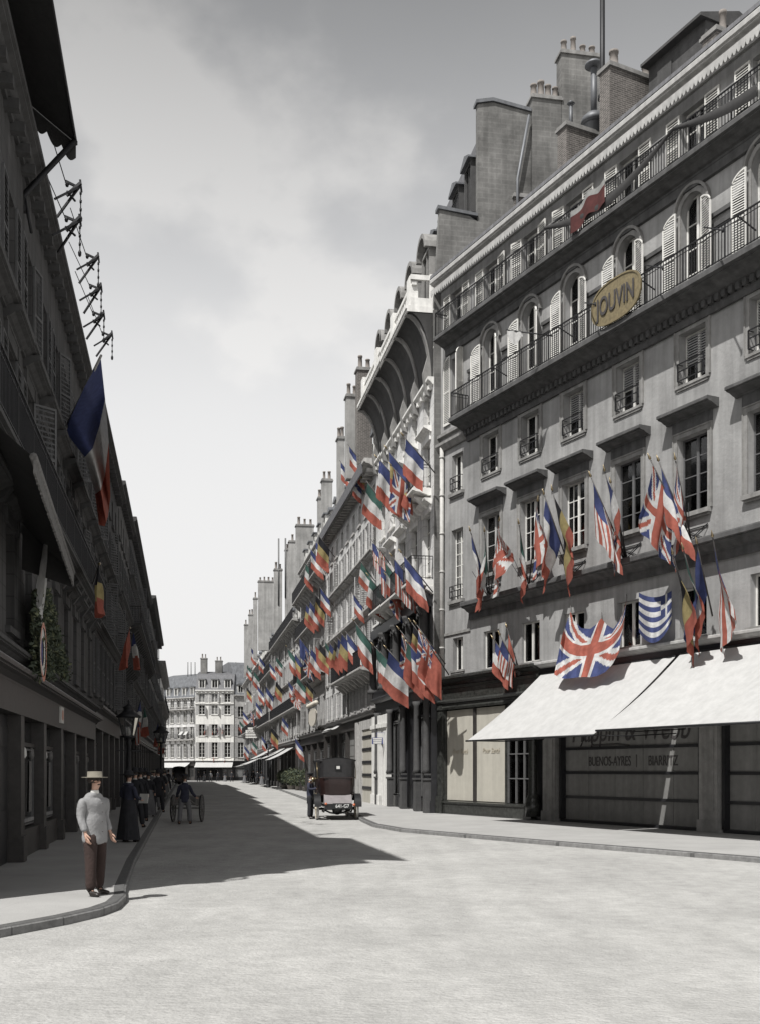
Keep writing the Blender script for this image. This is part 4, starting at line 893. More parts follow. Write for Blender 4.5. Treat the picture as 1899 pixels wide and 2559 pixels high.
def hung_flag(base, tip, kind, hoist, fly, label, group, detail=1.0, fin=True, drift=(0,0,0), back=.12, fan=None):
    """flag on a raked pole; the cloth falls straight from the pole in soft folds"""
    base, tip = Vector(base), Vector(tip); d = tip - base
    root = thing('flag', label, 'flag', base, 0, group); T = tip - base; pd = T.normalized()
    q = MB(); q.tube([(0,0,0), T], [.026,.018], 7 if detail >= 1 else 4)
    q.build('pole', 'shop_brown', root)
    if fin:
        e = T + pd*.02; q = MB(); q.tube([e, e+pd*.05, e+pd*.10, e+pd*.22], [.02,.045,.03,.004], 6); q.build('finial', 'brass', root)
    ph = R.uniform(0, 6.28); hor = Vector((pd.x, pd.y, 0)); hor = hor.normalized() if hor.length > .05 else Vector((1,0,0)); sd = Vector((-hor.y, hor.x, 0))
    k1 = R.uniform(2.1, 3.2); amp = .09*hoist/1.0; g_ = R.uniform(.05, .25); fn_ = (R.uniform(.25,.6)*R.choice((-1,1)) if fan is None else fan)*fly; tg = Vector((.447,-.894,0)); dr = Vector(drift); sw = R.uniform(-.12,.12)
    hc = (T - pd*hoist*.5)
    def fn(a, b_):                      # a: fly 0..1, b_: 0 top .. 1 bottom of hoist
        P = T - pd*(back + hoist*b_); cen = T - pd*(back+hoist*.55)
        t = a; q_ = P.copy(); gx = (cen - P); gx.z = 0
        q_ += gx*g_*min(1, t*1.3); q_.z -= fly*t*(1-.12*abs(b_-.5))
        f_ = math.sin(b_*k1*PI + ph + t*1.6)*amp*min(1,t*2.2) + math.sin(b_*k1*2.3*PI + ph*2 - t*3)*amp*.35*t
        q_ += tg*fn_*(min(1,t*1.2)**1.2)*(b_ if fn_*tg.dot(hor) < 0 else 1-b_)*.8
        q_ += sd*f_ + hor*(math.cos(b_*k1*PI+ph)*amp*.5*t) + sd*sw*t*fly + dr*t*t
        return q_
    nu, nv = RES.get(kind, (21, 14)); 
    if detail < 1: nu, nv = max(9, int(nu*.5)//3*3), max(6, int(nv*.5))
    if kind in ('us',) and detail < 1: nv = 13
    cloth('cloth', kind, fn, nu, nv, root); return root
KN = {'fr':'French tricolour','it':'Italian tricolour','be':'Belgian tricolour','us':'American flag','uk':'Union flag','en':'British red ensign','jp':'Japanese rising-sun flag','ro':'blue-yellow-red flag','pt':'green and red flag','ru':'white, blue and red striped flag','red':'plain red flag','gr':'Greek striped flag','nv':'plain navy blue flag','wh':'plain white flag'}
def near_flag(base, tip, kind, ho, fl, label, wb=.25, wt=1.25, **k):
    return hung_flag(NEAR.W(*base, wb), NEAR.W(*tip, wt), kind, ho, fl, KN[kind] + ' ' + label, 'flags on the near corner house', **k)
G1 = 'in the fan under the farthest tall corner-house window'
near_flag((1222,1488),(1175,1330),'fr',1.25,1.75,'leftmost '+G1, wt=1.3)
near_flag((1223,1488),(1210,1332),'it',1.2,1.7,'in the middle '+G1, wt=1.0)
near_flag((1225,1488),(1246,1304),'jp',1.75,1.35,'with red rays, right '+G1, wt=1.35, fan=1.0)
G2 = 'in the fan under the second tall corner-house window'
near_flag((1320,1465),(1296,1312),'it',1.2,1.6,'leftmost '+G2, wt=1.0)
near_flag((1321,1465),(1342,1255),'uk',1.0,1.7,'behind the others '+G2, wt=.9)
G3 = 'in the fan under the middle tall corner-house window'
near_flag((1428,1436),(1360,1238),'fr',1.5,1.7,'left '+G3, wt=1.5)
near_flag((1430,1436),(1380,1228),'be',1.7,1.85,'large, right '+G3, wt=1.2)
G4 = 'in the fan under the fourth tall corner-house window'
near_flag((1563,1396),(1477,1194),'us',1.45,1.75,'left '+G4, wt=1.55)
near_flag((1564,1396),(1511,1180),'fr',1.4,1.7,'middle '+G4, wt=1.25)
near_flag((1566,1396),(1526,1210),'uk',1.3,1.5,'half hidden at the right '+G4, wt=.9)
G5 = 'in the fan under the fifth tall corner-house window'
near_flag((1724,1352),(1626,1150),'uk',1.4,1.7,'left '+G5, wt=1.6)
near_flag((1725,1352),(1647,1155),'fr',1.3,1.75,'middle '+G5, wt=1.3)
near_flag((1727,1352),(1688,1152),'uk',1.5,1.6,'right '+G5, wt=1.1)
near_flag((1735,1590),(1682,1388),'be',1.5,1.9,'just right of the striped Greek flag, over the right awning', wt=1.5)
near_flag((1760,1560),(1708,1376),'it',1.4,1.7,'second from the left over the right awning', wt=1.3)
near_flag((1780,1540),(1742,1362),'nv',1.3,1.7,'between the Italian and the American ones over the right awning', wt=1.2)
near_flag((1815,1530),(1781,1345),'us',1.4,2.0,'rightmost over the right awning', wt=1.4)
near_flag((1298,1686),(1250,1590),'us',1.0,.95,'small, in the bunch above the dark shop fascia', wt=1.0)
near_flag((1297,1688),(1233,1598),'fr',.9,1.1,'small, leftmost in the bunch above the dark shop fascia', wt=.9)
near_flag((1299,1686),(1266,1570),'red',.9,.9,'small, rightmost in the bunch above the dark shop fascia', wt=.55)
# iron flag-holders under the tall windows
for i, (px, py, nm) in enumerate(((1222,1493,'farthest'),(1319,1470,'second'),(1429,1441,'middle'),(1564,1401,'fourth'),(1726,1358,'nearest'))):
    p = NEAR.uz(px, py, .2); t = thing('flag_holder', 'iron fan bracket holding flag poles under the %s tall window of the corner house' % nm, 'bracket', NEAR.P(p[0], .0, p[1]), NEAR.rz, 'iron flag brackets on the corner house')
    q = MB(); q.lathe([(.05,-.12),(.085,-.04),(.085,.05),(.05,.1)], (0,-.25,0), 10); q.bar((-.5,-.03,.45),(.5,-.03,.45),.025); q.bar((-.5,-.03,.45),(0,-.25,0),.02); q.bar((.5,-.03,.45),(0,-.25,0),.02); q.bar((-.5,-.03,.05),(.5,-.03,.5),.018); q.bar((.5,-.03,.05),(-.5,-.03,.5),.018); q.bar((0,0,0),(0,-.25,0),.03)
    q.build('bracket', 'iron', t)
    for a in (-.35,-.12,.15,.38): q = MB(); q.tube([(0,-.25,0),(a*1.2,-.7,1.0)], .012, 5); q.build('empty_pole', 'iron', t)
# Union flag spread over the awning
uj = thing('spread_flag', 'large sunlit Union flag hung from three corners over the white awning', 'flag', NEAR.W(1470,1620,.4), NEAR.rz)
o0 = NEAR.W(1470,1620,.4); Minv = (Matrix.Translation(o0) @ Matrix.Rotation(NEAR.rz, 4, 'Z')).inverted()
def poly(pts, t):
    n = len(pts)-1; x = min(t*n, n-1e-6); i = int(x); f_ = x-i; return (lerp(pts[i][0], pts[i+1][0], f_), lerp(pts[i][1], pts[i+1][1], f_))
TOP = [(1425,1529),(1434,1552),(1452,1570),(1474,1572),(1490,1560),(1502,1545),(1516,1562),(1532,1572),(1548,1550),(1558,1522),(1565,1502)]
BOT = [(1384,1686),(1398,1694),(1412,1697),(1430,1695),(1445,1693),(1458,1692),(1474,1693),(1492,1690),(1512,1680),(1530,1660),(1545,1633)]
MID = [(1404,1588),(1411,1603),(1425,1617),(1444,1625),(1462,1626),(1478,1622),(1500,1616),(1522,1604),(1540,1588),(1553,1570),(1559,1552)]
def ujf(a, b_):
    t, m_, bo = poly(TOP, a), poly(MID, a), poly(BOT, a)
    if b_ < .5: k = b_/.5; x, y = lerp(t[0],m_[0],k), lerp(t[1],m_[1],k)
    else: k = (b_-.5)/.5; x, y = lerp(m_[0],bo[0],k), lerp(m_[1],bo[1],k)
    w = .22 + .95*b_**1.3 + .07*math.sin(a*19+b_*4)*math.sin(b_*PI) + .04*math.sin(a*37-b_*9)
    return Minv @ NEAR.W(x, y, w)
cloth('cloth', 'uk', ujf, 72, 56, uj)
q = MB(); 
for c_ in ((1425,1529),(1502,1545),(1565,1502)): a = Minv @ NEAR.W(c_[0], c_[1], .22); b2_ = Minv @ NEAR.W(c_[0], c_[1]-16, .02); q.tube([a, b2_], .012, 5)
q.build('cord', 'canvas_fringe', uj)
gf = thing('striped_flag', 'Greek blue and white striped flag hung flat and sagging between two windows', 'flag', NEAR.W(1638,1540,.2), NEAR.rz)
o0g = NEAR.W(1638,1540,.2); Mg = (Matrix.Translation(o0g) @ Matrix.Rotation(NEAR.rz, 4, 'Z')).inverted()
def grf(a, b_):
    x = lerp(1678, 1596, a); sag = 4*a*(1-a); ty = lerp(1476,1481,a) + 14*sag; by = lerp(1556,1580,a) + 38*sag
    return Mg @ NEAR.W(x, lerp(ty, by, b_), .28+.10*math.sin(a*12)*(.3+b_) + .3*b_*sag)
cloth('cloth', 'gr', grf, 36, 45, gf)
# small pennant on a rod
ps = thing('pennant', 'small pale pennant on a long thin rod by the second round-headed window', 'pennant', NEAR.W(1381,839,.9), 0); o_ = NEAR.W(1381,839,.9)
q = MB(); q.tube([(0,0,0), NEAR.W(1264,824,2.0)-o_], .022, 6); q.build('rod', 'iron', ps)
A_, B_ = NEAR.W(1266,825,2.0)-o_, NEAR.W(1306,830,1.6)-o_
cloth('cloth', 'wh', lambda a, b_: A_.lerp(B_, a) + Vector((0,.03*math.sin(a*14),-.45*b_*(.3+.7*math.sin(PI*min(1,a*1.1))))), 12, 6, ps)
for i, (b0, b1) in enumerate((((1610,661),(1656,669)),((1461,756),(1487,760)),((1759,567),(1806,574)))):
    a0 = NEAR.W(*b0,.85); t = thing('empty_rod', 'thin black iron rod leaning out from the balcony railing, %s of three' % ('middle','farthest','nearest')[i], 'rod', a0, 0, 'empty rods on the balcony railing')
    q = MB(); q.tube([(0,0,0), NEAR.W(*b1,1.5)-a0], .022, 6); q.tube([NEAR.W(*b1,1.5)-a0-Vector((0,0,.06)), NEAR.W(*b1,1.5)-a0+Vector((0,0,.06))], .03, 6); q.build('rod','iron',t)
# swag and red cloth on the top balcony
sw = thing('bunting_swag', 'dark cloth swag slung along the top balcony railing', 'bunting', NEAR.P(8.0,.62,20.1), NEAR.rz)
q = MB(); q.grid(lambda a, b_: (9.5*a, -.05-.05*math.sin(b_*PI), .1 - .55*abs(math.sin(a*PI*1.5)) - b_*(.12+.22*abs(math.sin(a*PI*1.5)))), 60, 3); q.build('cloth', 'canvas_dark', sw)
rc = thing('red_cloth', 'dull red and white cloth hung over the top balcony railing', 'bunting', NEAR.W(1470,515,.7), NEAR.rz)
cloth('cloth', 'rw', lambda a, b_: Vector((lerp(-.9,.9,b_), -.04-.04*math.sin(b_*15), .35+.25*(b_-.5) - .72*a - .08*math.sin(b_*9))), 12, 20, rc)

# the rest of the street's flags ---------------------------------------------------------------
HN = [(945,1086,'ornate house'),(815,945,'shuttered house'),(753,815,'balconied house'),(697,753,'long pale house'),(650,697,'narrow grey house'),(595,650,'last right-hand house')]
USED = {}
def rf(px, py, kind, s, w=1.1, det=.5, lean=(0,0)):
    s = .8*s if s < 1.3 else 1.04 + (s-1.3)*.35
    u, z = RST.uz(px, py, w*s); tip = RST.P(u, w*s, z); base = RST.P(u + lean[0], .08, z - 1.35*s + lean[1])
    hn = [(h[2], (px-h[0])/(h[1]-h[0])) for h in HN if h[0] <= px < h[1]][0]
    lv = 'just above the shops' if z < 6.3 else 'at first-floor height' if z < 9.3 else 'at second-floor height' if z < 12.6 else 'at third-floor height' if z < 16 else 'below the eaves'
    pos = 'near end' if hn[1] > .66 else 'middle' if hn[1] > .33 else 'far end'
    lab = '%s %s, %s of the %s' % (KN[kind], lv.replace('second-floor height','second floor'), pos, hn[0]); k = lab
    if lab in USED:
        USED[lab].append((px,)); lab += ', ' + ('just behind it', 'a step farther', 'half hidden')[min(len(USED[k])-2, 2)]
    else: USED[k] = [(px,)]
    return hung_flag(base, tip, kind, 1.05*s, 1.35*s, lab, 'flags on the ' + hn[0], det, det > .7, (0,0,0))
for a in ((1008,1090,'fr',1.35,1.3,1,),(944,1145,'fr',1.9,1.3,1),(966,1122,'ro',2.1,1.2,1),(978,1165,'uk',1.5,1.3,1),(1003,1383,'fr',1.6,1.2,1),(980,1392,'us',1.55,1.2,1),(945,1408,'us',1.3,1.2,1),(957,1400,'it',1.5,1.1,1),(922,1440,'it',1.2,1.2,1),(965,1440,'uk',1.3,1.0,1),
    (936,1615,'it',1.75,1.3,1),(966,1622,'fr',1.75,1.3,1),(998,1575,'uk',1.4,1.2,1),(1027,1556,'be',1.0,1.1,1),(1040,1562,'uk',1.5,1.1,1),(1055,1588,'en',1.5,1.0,1),(1012,1600,'pt',1.5,1.2,1),(1020,1610,'fr',1.5,1.2,1),
    (870,1110,'fr',1.1),(849,1150,'fr',1.1),(892,1160,'be',.8),(884,1195,'fr',.8),(915,1200,'it',1.5),(886,1553,'it',2.0,1.1,1),(864,1578,'fr',1.5),(852,1580,'ro',1.7),(835,1600,'be',1.5),(843,1592,'fr',1.5),(822,1604,'ro',1.2),(900,1400,'it',1.0),(880,1480,'fr',1.0),(926,1345,'us',1.2),
    (764,1508,'ro',1.3),(773,1500,'fr',1.3),(787,1483,'be',1.4),(799,1466,'fr',1.2),(795,1335,'be',1.5),(787,1350,'fr',1.5),(774,1368,'fr',1.5),(762,1405,'it',1.3),(797,1604,'be',1.3),(810,1600,'it',1.3),(776,1618,'fr',1.4),(762,1622,'uk',1.5),(786,1610,'red',1.2),
    (718,1618,'it',2.1,1.1,1),(735,1630,'ro',1.9,1.0,1),(747,1592,'nv',1.6),(719,1700,'fr',1.4),(732,1710,'jp',1.3),(742,1690,'it',1.3),
    (664,1714,'fr',2.1,1.0,1),(642,1712,'fr',1.8),(634,1676,'it',1.9),(627,1618,'fr',1.8),(638,1752,'fr',1.9),(606,1776,'fr',1.9),(625,1775,'uk',1.8),(653,1838,'fr',1.6),(678,1816,'be',1.5),(688,1700,'be',1.3),(610,1862,'fr',1.5),(615,1715,'be',1.6),(648,1640,'fr',1.4),(617,1660,'it',1.6),(672,1655,'fr',1.2),(690,1640,'it',1.2),(598,1800,'it',1.5),(630,1850,'it',1.3),(705,1790,'fr',1.1),(736,1842,'fr',1.2),(765,1700,'be',1.0)):
    rf(*a)
# end-house flags
for i, (px, py, kd, pos) in enumerate(((506,1888,'be','left'),(534,1886,'red','middle'),(560,1887,'fr','right'))):
    u, z = EF.uz(px, py, .6); hung_flag(EF.P(u,.05,z-1.0), EF.P(u,.6,z), kd, .9, 1.2, '%s above the white awning of the end house, %s one' % (KN[kd], pos), 'flags above the far awning', .5, False)
for i, (px, py, kd, pos) in enumerate(((513,1812,'fr','left'),(530,1814,'it','second'),(543,1812,'uk','third'),(556,1810,'fr','right'))):
    u, z = EF.uz(px, py, .6); hung_flag(EF.P(u,.05,z-1.0), EF.P(u,.6,z), kd, .8, 1.1, '%s on the second floor of the white end house, %s one' % (KN[kd], pos), 'flags on the second floor of the end house', .5, False)
# left side flags
def lf(b_, t, kind, ho, fl, label, wb=.05, wt=1.2, det=1, **k): return hung_flag(LST.W(*b_, wb), LST.W(*t, wt), kind, ho, fl, KN[kind] + ' ' + label, 'flags on the left side', det, det > .7, **k)
o0 = LST.W(157,1085,.1); t0 = LST.W(253,888,1.35)
bf = thing('large_flag', 'very large French tricolour on a long pole, hanging in the shade of the left houses', 'flag', o0, 0, 'flags on the left side')
q = MB(); q.tube([(0,0,0), t0-o0], [.045,.03], 8); q.build('pole', 'paint_grey', bf)
def px3(x, y, w): return LST.W(x, y, w) - o0
LE = [(252,893,1.3),(212,965,.95),(178,1040,.45),(161,1076,.15)]          # along the pole
M1 = [(263,995,1.25),(250,1060,1.0),(232,1120,.8),(212,1142,.6)]
M2 = [(272,1105,1.2),(262,1190,1.0),(252,1225,.9),(238,1235,.75)]
E3 = [(276,1240,1.15),(270,1290,1.0),(262,1315,.9),(247,1312,.8)]
def crv(P, t):
    n = len(P)-1; x = min(t*n, n-1e-6); i = int(x); f_ = x-i; f_ = f_*f_*(3-2*f_)*.5+f_*.5; return tuple(lerp(P[i][k], P[i+1][k], f_) for k in range(3))
def bff(a, b_):
    c_ = [crv(LE,b_), crv(M1,b_), crv(M2,b_), crv(E3,b_)]; x = min(a*3, 2.9999); i = int(x); f_ = x-i; p = [lerp(c_[i][k], c_[i+1][k], f_) for k in range(3)]
    return px3(p[0], p[1], p[2] + .10*a*math.sin(b_*9+a*3))
cloth('cloth', 'fr', bff, 30, 18, bf)
lf((222,1490),(248,1410),'be',1.1,1.3,'in deep shade on the second left house', wt=1.0)
lf((305,1640),(325,1570),'red',1.3,1.5,'small, on the third left house')
lf((318,1650),(334,1580),'fr',1.2,1.5,'small, on the fourth left house', det=.5)
lf((338,1800),(352,1750),'fr',1.3,1.5,'low on the left side just beyond the near lantern', det=.5)
lf((344,1815),(362,1768),'it',1.3,1.5,'low on the left side, second beyond the near lantern', det=.5)
lf((322,1830),(342,1790),'us',1.0,1.2,'low on the left side, right behind the lantern', det=.5)
lf((384,1850),(396,1805),'fr',1.8,1.9,'low on the left side by the second lantern', det=.5)
lf((390,1872),(402,1832),'be',1.6,1.8,'low on the left side past the second lantern', det=.5)
lf((400,1880),(410,1840),'fr',1.6,1.8,'low on the left side, the farthest one', det=.5)
lf((108,1440),(118,1290),'wh',.9,1.7,'narrow, hanging under the fringed awning', wb=.3, wt=.6)

# ------------------------------------------------------------------ garland with a rosette on the left facade
def leaves(mb, pts, size, n):
    for _ in range(n):
        p = pts(); a = Vector((R.gauss(0,1), R.gauss(0,1), R.gauss(0,1))).normalized(); b_ = a.cross(Vector((R.gauss(0,1), R.gauss(0,1), R.gauss(0,1)))).normalized(); s = size*R.uniform(.6,1.5)
        mb.cur = 0 if R.random() < .7 else 1
        mb.add([p-a*s, p+b_*s*.4, p+a*s, p-b_*s*.4], [(0,1,2,3)])
gd = thing('garland', 'hanging evergreen garland with a round rosette on the dark left facade', 'garland', LST.W(120,1480,.2), LST.rz); og = LST.W(120,1480,.2); Mg = (Matrix.Translation(og) @ Matrix.Rotation(LST.rz, 4, 'Z')).inverted()
strands = [[(92,1480),(97,1560),(100,1640),(96,1700)],[(108,1478),(112,1540),(122,1610),(130,1690)],[(118,1480),(130,1540),(146,1610),(158,1690)],[(122,1490),(134,1570),(152,1640),(162,1700)],[(100,1485),(106,1590),(112,1660),(140,1695)],[(88,1480),(88,1600),(92,1690)]]
def gpts():
    s = poly(R.choice(strands), R.random()**.9); k = (s[1]-1470)/230
    return Mg @ NEARPT(s[0] + R.gauss(0, 3+4*k), s[1] + R.gauss(0,6))
def NEARPT(x, y): return LST.W(x, y, .12 + abs(R.gauss(0,.12)))
q = MB(); leaves(q, gpts, .055, 9000); q.build('foliage', ['leaf','leaf_dry'], gd)
q = MB(); c0 = Mg @ LST.W(104,1630,.45)
for r0, r1, mi in ((0,.22,0),(.22,.38,1),(.38,.46,2)):
    q.cur = mi; n = 20
    for k in range(n):
        a, b_ = 2*PI*k/n, 2*PI*(k+1)/n; q.add([c0+Vector((r*math.cos(t), -.02*mi, r*math.sin(t)*1.25)) for r, t in ((r0,a),(r1,a),(r1,b_),(r0,b_))] if r0 else [c0, c0+Vector((r1*math.cos(a),0,r1*math.sin(a)*1.25)), c0+Vector((r1*math.cos(b_),0,r1*math.sin(b_)*1.25))], [(0,1,2,3)] if r0 else [(0,1,2)])
q.build('rosette', ['sign_blue','paint_white','lamp_red'], gd)
# ------------------------------------------------------------------ iron outriggers with chains on the left roofline
br = None
for i, (x, y, nm) in enumerate(((198,466,'nearest'),(196,552,'second nearest'),(243,645,'third'),(250,720,'fourth'),(257,788,'fifth'),(278,838,'farthest'))):
    p = LST.W(x, y, .85)
    lab = 'iron outrigger bracket with a hanging chain on the left roofline, %s of the six' % nm
    if br is None:
        br = thing('outrigger_bracket', lab, 'bracket', p, LST.rz, 'outrigger brackets on the left roofline')
        q = MB(); q.bar((0,0,0),(.2,.5,-.62),.045); q.bar((0,0,0),(-.25,.5,-.45),.045); q.bar((-.03,-.04,.08),(.04,.28,-.2),.06); q.bar((0,-.02,.16),(.02,-.05,-.10),.045); q.bar((0,.3,.1),(.05,0,.0),.05); q.bar((-.15,.25,-.2),(.15,.1,-.25),.035)
        q.lathe([(.03,-.05),(.045,0),(.02,.06)], (0,.26,.03), 8); q.build('frame', 'iron', br)
        q = MB(); z = -.1
        for k in range(9): q.tube([(0,-.03,z),(.012,-.03,z-.03),(0,-.03,z-.065)], .014 if k % 3 else .028, 5); z -= .062
        q.lathe([(.01,.06),(.04,.0),(.035,-.07),(.01,-.1)], (0,-.03,z-.03), 8); q.build('chain', 'iron', br)
        q = MB(); q.tube([(0,.3,.1),(-1.2,.55,.7)], .012, 4); q.build('wire', 'iron', br)
    else: copy_tree(br, p, LST.rz + R.uniform(-.2,.2), lab)
# ------------------------------------------------------------------ street lamps
def lamp(loc, h, label, s=1.0, blue=False):
    t = thing('street_lamp', label, 'street lamp', loc, .3, 'lamps with tapering glass lanterns')
    q = MB(); q.lathe([(.24,0),(.24,.12),(.19,.2),(.17,.7),(.2,.76),(.12,.86),(.085,1.0),(.06,h-.95),(.09,h-.9),(.05,h-.8),(.11,h-.72)], (0,0,0), 14); q.bar((-.35,0,h-1.1),(.35,0,h-1.1),.035); q.build('post', 'iron', t)
    zb, zt = h-.70, h-.14; rb, rt = .15*s, .26*s
    q = MB()
    for k in range(6): a = PI/3*k; q.bar((rb*math.cos(a),rb*math.sin(a),zb),(rt*math.cos(a),rt*math.sin(a),zt),.022)
    q.lathe([(rb+.03,-.03),(rb+.03,.03)], (0,0,zb), 6); q.lathe([(rt+.03,-.02),(rt+.07,.02),(rt*.75,.12),(rt*.5,.2),(rt*.5,.26),(rt*.58,.28),(rt*.2,.36),(.02,.40),(.035,.45),(.0,.52)], (0,0,zt), 12); o = q.build('lantern', 'iron', t)
    q = MB(); q.add([(r*math.cos(PI/3*k), r*math.sin(PI/3*k), z) for r, z in ((rb-.01,zb),(rt-.01,zt)) for k in range(6)], [(k,(k+1)%6,6+(k+1)%6,6+k) for k in range(6)]); q.build('lantern_glass', 'glass', o)
    q = MB(); q.lathe([(.03,0),(.05,.1),(.02,.22)], (0,0,zb+.05), 8); q.build('mantle', 'paint_white', o)
    return t
KH = -.004
lamp(gp(322,31.0) + Vector((0,0,KH)), 3.42, 'dark gas lamp with a big lantern on the near left pavement', 1.15)
lamp(gp(403,60.0) + Vector((0,0,KH)), 4.0, 'dark gas lamp farther along the left pavement, in front of the hanging flags', 1.5)
lamp(gp(671,110.0) + Vector((0,0,KH)), 4.6, 'dark gas lamp standing alone on the right kerb beyond the taxi', 1.4)
# ------------------------------------------------------------------ shop signs
p = RST.uz(630, 1832, .9); sg = thing('hanging_sign', 'white three-line sign board projecting over the right pavement in the distance', 'sign', RST.P(p[0], .9, p[1]), RST.rz + PI/2)
def board(root, w, lines, z0, mm='paint_white', lm='lettering_dark'):
    for (txt, zc, h, tw) in lines:
        q = MB(); q.box(-tw/2, tw/2, -.02, .02, zc-h/2, zc+h/2); o = q.build('sign_board', mm, root)
        if txt: put_text(txt, h*.95, o, (0, -.03, zc-h*.33), lm, extrude=.002)
sg.rotation_euler = (0,0,rad(-3)); board(sg, 1.8, (('SALAR', .15, .46, 1.7), ('', -.27, .22, 1.75), ('', -.60, .2, 1.75), ('', .6, .28, 1.1)), 0)
q = MB(); q.bar((-.8,0,.75),(.9,0,.75),.03); q.bar((-.8,0,-.7),(-.8,0,.75),.03); q.bar((.85,0,-.7),(.85,0,.75),.03); q.bar((.85,0,0),(2.0,.2,0),.04); q.build('bracket','iron',sg)
p = RST.uz(943, 1852, .6); sg = thing('hanging_sign', 'small blue and white three-line plate hanging on the white pilaster beside the ornate house', 'sign', RST.P(p[0], .6, p[1]), rad(-3))
for z, w in ((.10,.42),(.0,.38),(-.10,.36)): q = MB(); q.box(-w/2, w/2, -.015, .015, z-.035, z+.035); q.build('sign_board', 'paint_white', sg)
q = MB(); q.box(-.25,.25,.0,.012,-.16,.16); q.bar((0,0,.15),(0,0,.4),.02); q.bar((0,0,.4),(.45,.1,.4),.02); q.build('backing','sign_blue',sg)
p = RST.uz(781, 1790, .7); sg = thing('rounded_sign', 'pale rounded sign board with a row of round bulbs above, on the balconied house', 'sign', RST.P(p[0], .7, p[1]), RST.rz)
q = MB(); q.prism_y([(2.6*math.cos(a)*(1 if math.cos(a) < 0 else .9), -.75*abs(math.sin(a))*(1 if math.sin(a) < 0 else -.75)) for a in [2*PI*k/24 for k in range(24)]], 0, .1); q.build('sign_board', 'sign_pale', sg)
for k in range(7): q = MB(); q.lathe([(.02,-.18),(.16,-.1),(.19,0),(.14,.12),(.02,.17)], (-2.4+.8*k, 0, .85), 10); q.build('bulb', 'sign_pale', sg)
q = MB(); q.bar((-2.7,0,.62),(2.7,0,.62),.05); q.bar((-2.4,0,-.5),(-2.4,0,.62),.05); q.bar((2.4,0,-.5),(2.4,0,.62),.05); q.build('frame','iron',sg)
p = LST.uz(160, 1788, .2); sg = thing('shop_plaque', 'small bright white plaque with a red and blue emblem over the dark left shop door', 'sign', LST.P(p[0], .12, p[1]), LST.rz)
q = MB(); q.box(-.28,.28,-.05,.0,-.2,.2); q.build('sign_board','paint_white',sg); q = MB(); q.prism_y([(.13*math.cos(a),.13*math.sin(a)) for a in [2*PI*k/12 for k in range(12)]],-.06,-.052); q.build('emblem','lamp_red',sg)
# ------------------------------------------------------------------ clipped shrubs on the right pavement
for i, (px, Y, r, nm) in enumerate(((712,103,.72,'farthest, low and lumpy'),(728,99,.85,'second, topped by a round ball'),(748,95,.92,'third and broadest'),(768,91,.85,'nearest, half hidden by the taxi driver'))):
    g0 = gp(px, Y); t = thing('clipped_shrub', 'dark clipped shrub on the right pavement, %s' % nm, 'shrub', g0 + Vector((0,0,KH)), 0, 'clipped shrubs in tubs')
    q = MB(); q.lathe([(.3,0),(.36,.3),(.4,.36),(.33,.38)], (0,0,0), 12); q.build('tub','earth_pot',t)
    q = MB(); q.tube([(0,0,.3),(.02,0,.8)], .05, 6); q.build('trunk','cart_wood',t)
    def sp():
        while True:
            v = Vector((R.uniform(-1,1),R.uniform(-1,1),R.uniform(-1,1)))
            if .55 < v.length < 1: break
        lump = 1+.12*math.sin(v.x*7+i)+.1*math.sin(v.y*8)
        return Vector((v.x*r*lump, v.y*r*lump, 1.15+v.z*r*.9*lump))
    q = MB(); leaves(q, sp, .085, 1500); q.build('crown', ['leaf','leaf_dry'], t)
# ------------------------------------------------------------------ people
def skinmesh(name, V, E_, root, mats, sub=1, fold=0):
    me = bpy.data.meshes.new(name); me.from_pydata([v[:3] for v in V], E_, []); o = bpy.data.objects.new('tmp_skin', me); COL.objects.link(o)
    sk = o.modifiers.new('s','SKIN'); sk.use_smooth_shade = True; sk.branch_smoothing = .6
    for i, v in enumerate(V):
        d = me.skin_vertices[0].data[i]; r = v[3]; d.radius = r if isinstance(r, tuple) else (r, r); d.use_root = (i == root)
    if sub: s_ = o.modifiers.new('u','SUBSURF'); s_.levels = sub; s_.render_levels = sub
    bpy.context.view_layer.update(); out = bpy.data.meshes.new_from_object(o.evaluated_get(bpy.context.evaluated_depsgraph_get())); bpy.data.objects.remove(o)
    out.name = name; out.materials.clear(); out.materials.append(MATS[mats])
    if fold:
        from mathutils import noise as NZ
        for v_ in out.vertices:
            c = v_.co; n_ = NZ.noise(Vector((c.x*9, c.y*9, c.z*5)))*fold + NZ.noise(Vector((c.x*22, c.y*22, c.z*9)))*fold*.5; r_ = Vector((c.x, c.y, 0)); c += (r_.normalized() if r_.length > .01 else r_)*n_
    for p_ in out.polygons: p_.use_smooth = True
    return out
def hand(V, E_, wi, wrist, dirv, side, curl=.5):
    """palm, four unequal fingers and a thumb grown from the wrist vertex"""
    d = Vector(dirv).normalized(); s = Vector(side).normalized(); n = d.cross(s).normalized(); w = Vector(wrist)
    p = w + d*.055; V.append((*p, (.034,.020))); pi = len(V)-1; E_.append((wi, pi))
    for k, (off, L1) in enumerate(((-.028,.072),(-.010,.082),(.009,.077),(.027,.060))):
        a = p + s*off + d*.035; b_ = a + (d*.95+n*curl*.4).normalized()*L1*.55; c = b_ + (d*.6+n*curl).normalized()*L1*.5
        i0 = len(V); V += [(*a,.010),(*b_,.0085),(*c,.007)]; E_ += [(pi,i0),(i0,i0+1),(i0+1,i0+2)]
    a = w + d*.03 - s*.030; b_ = a - s*.022 + d*.028 + n*.01; c = b_ + d*.028 + n*.012; i0 = len(V); V += [(*a,.013),(*b_,.011),(*c,.008)]; E_ += [(wi,i0),(i0,i0+1),(i0+1,i0+2)]
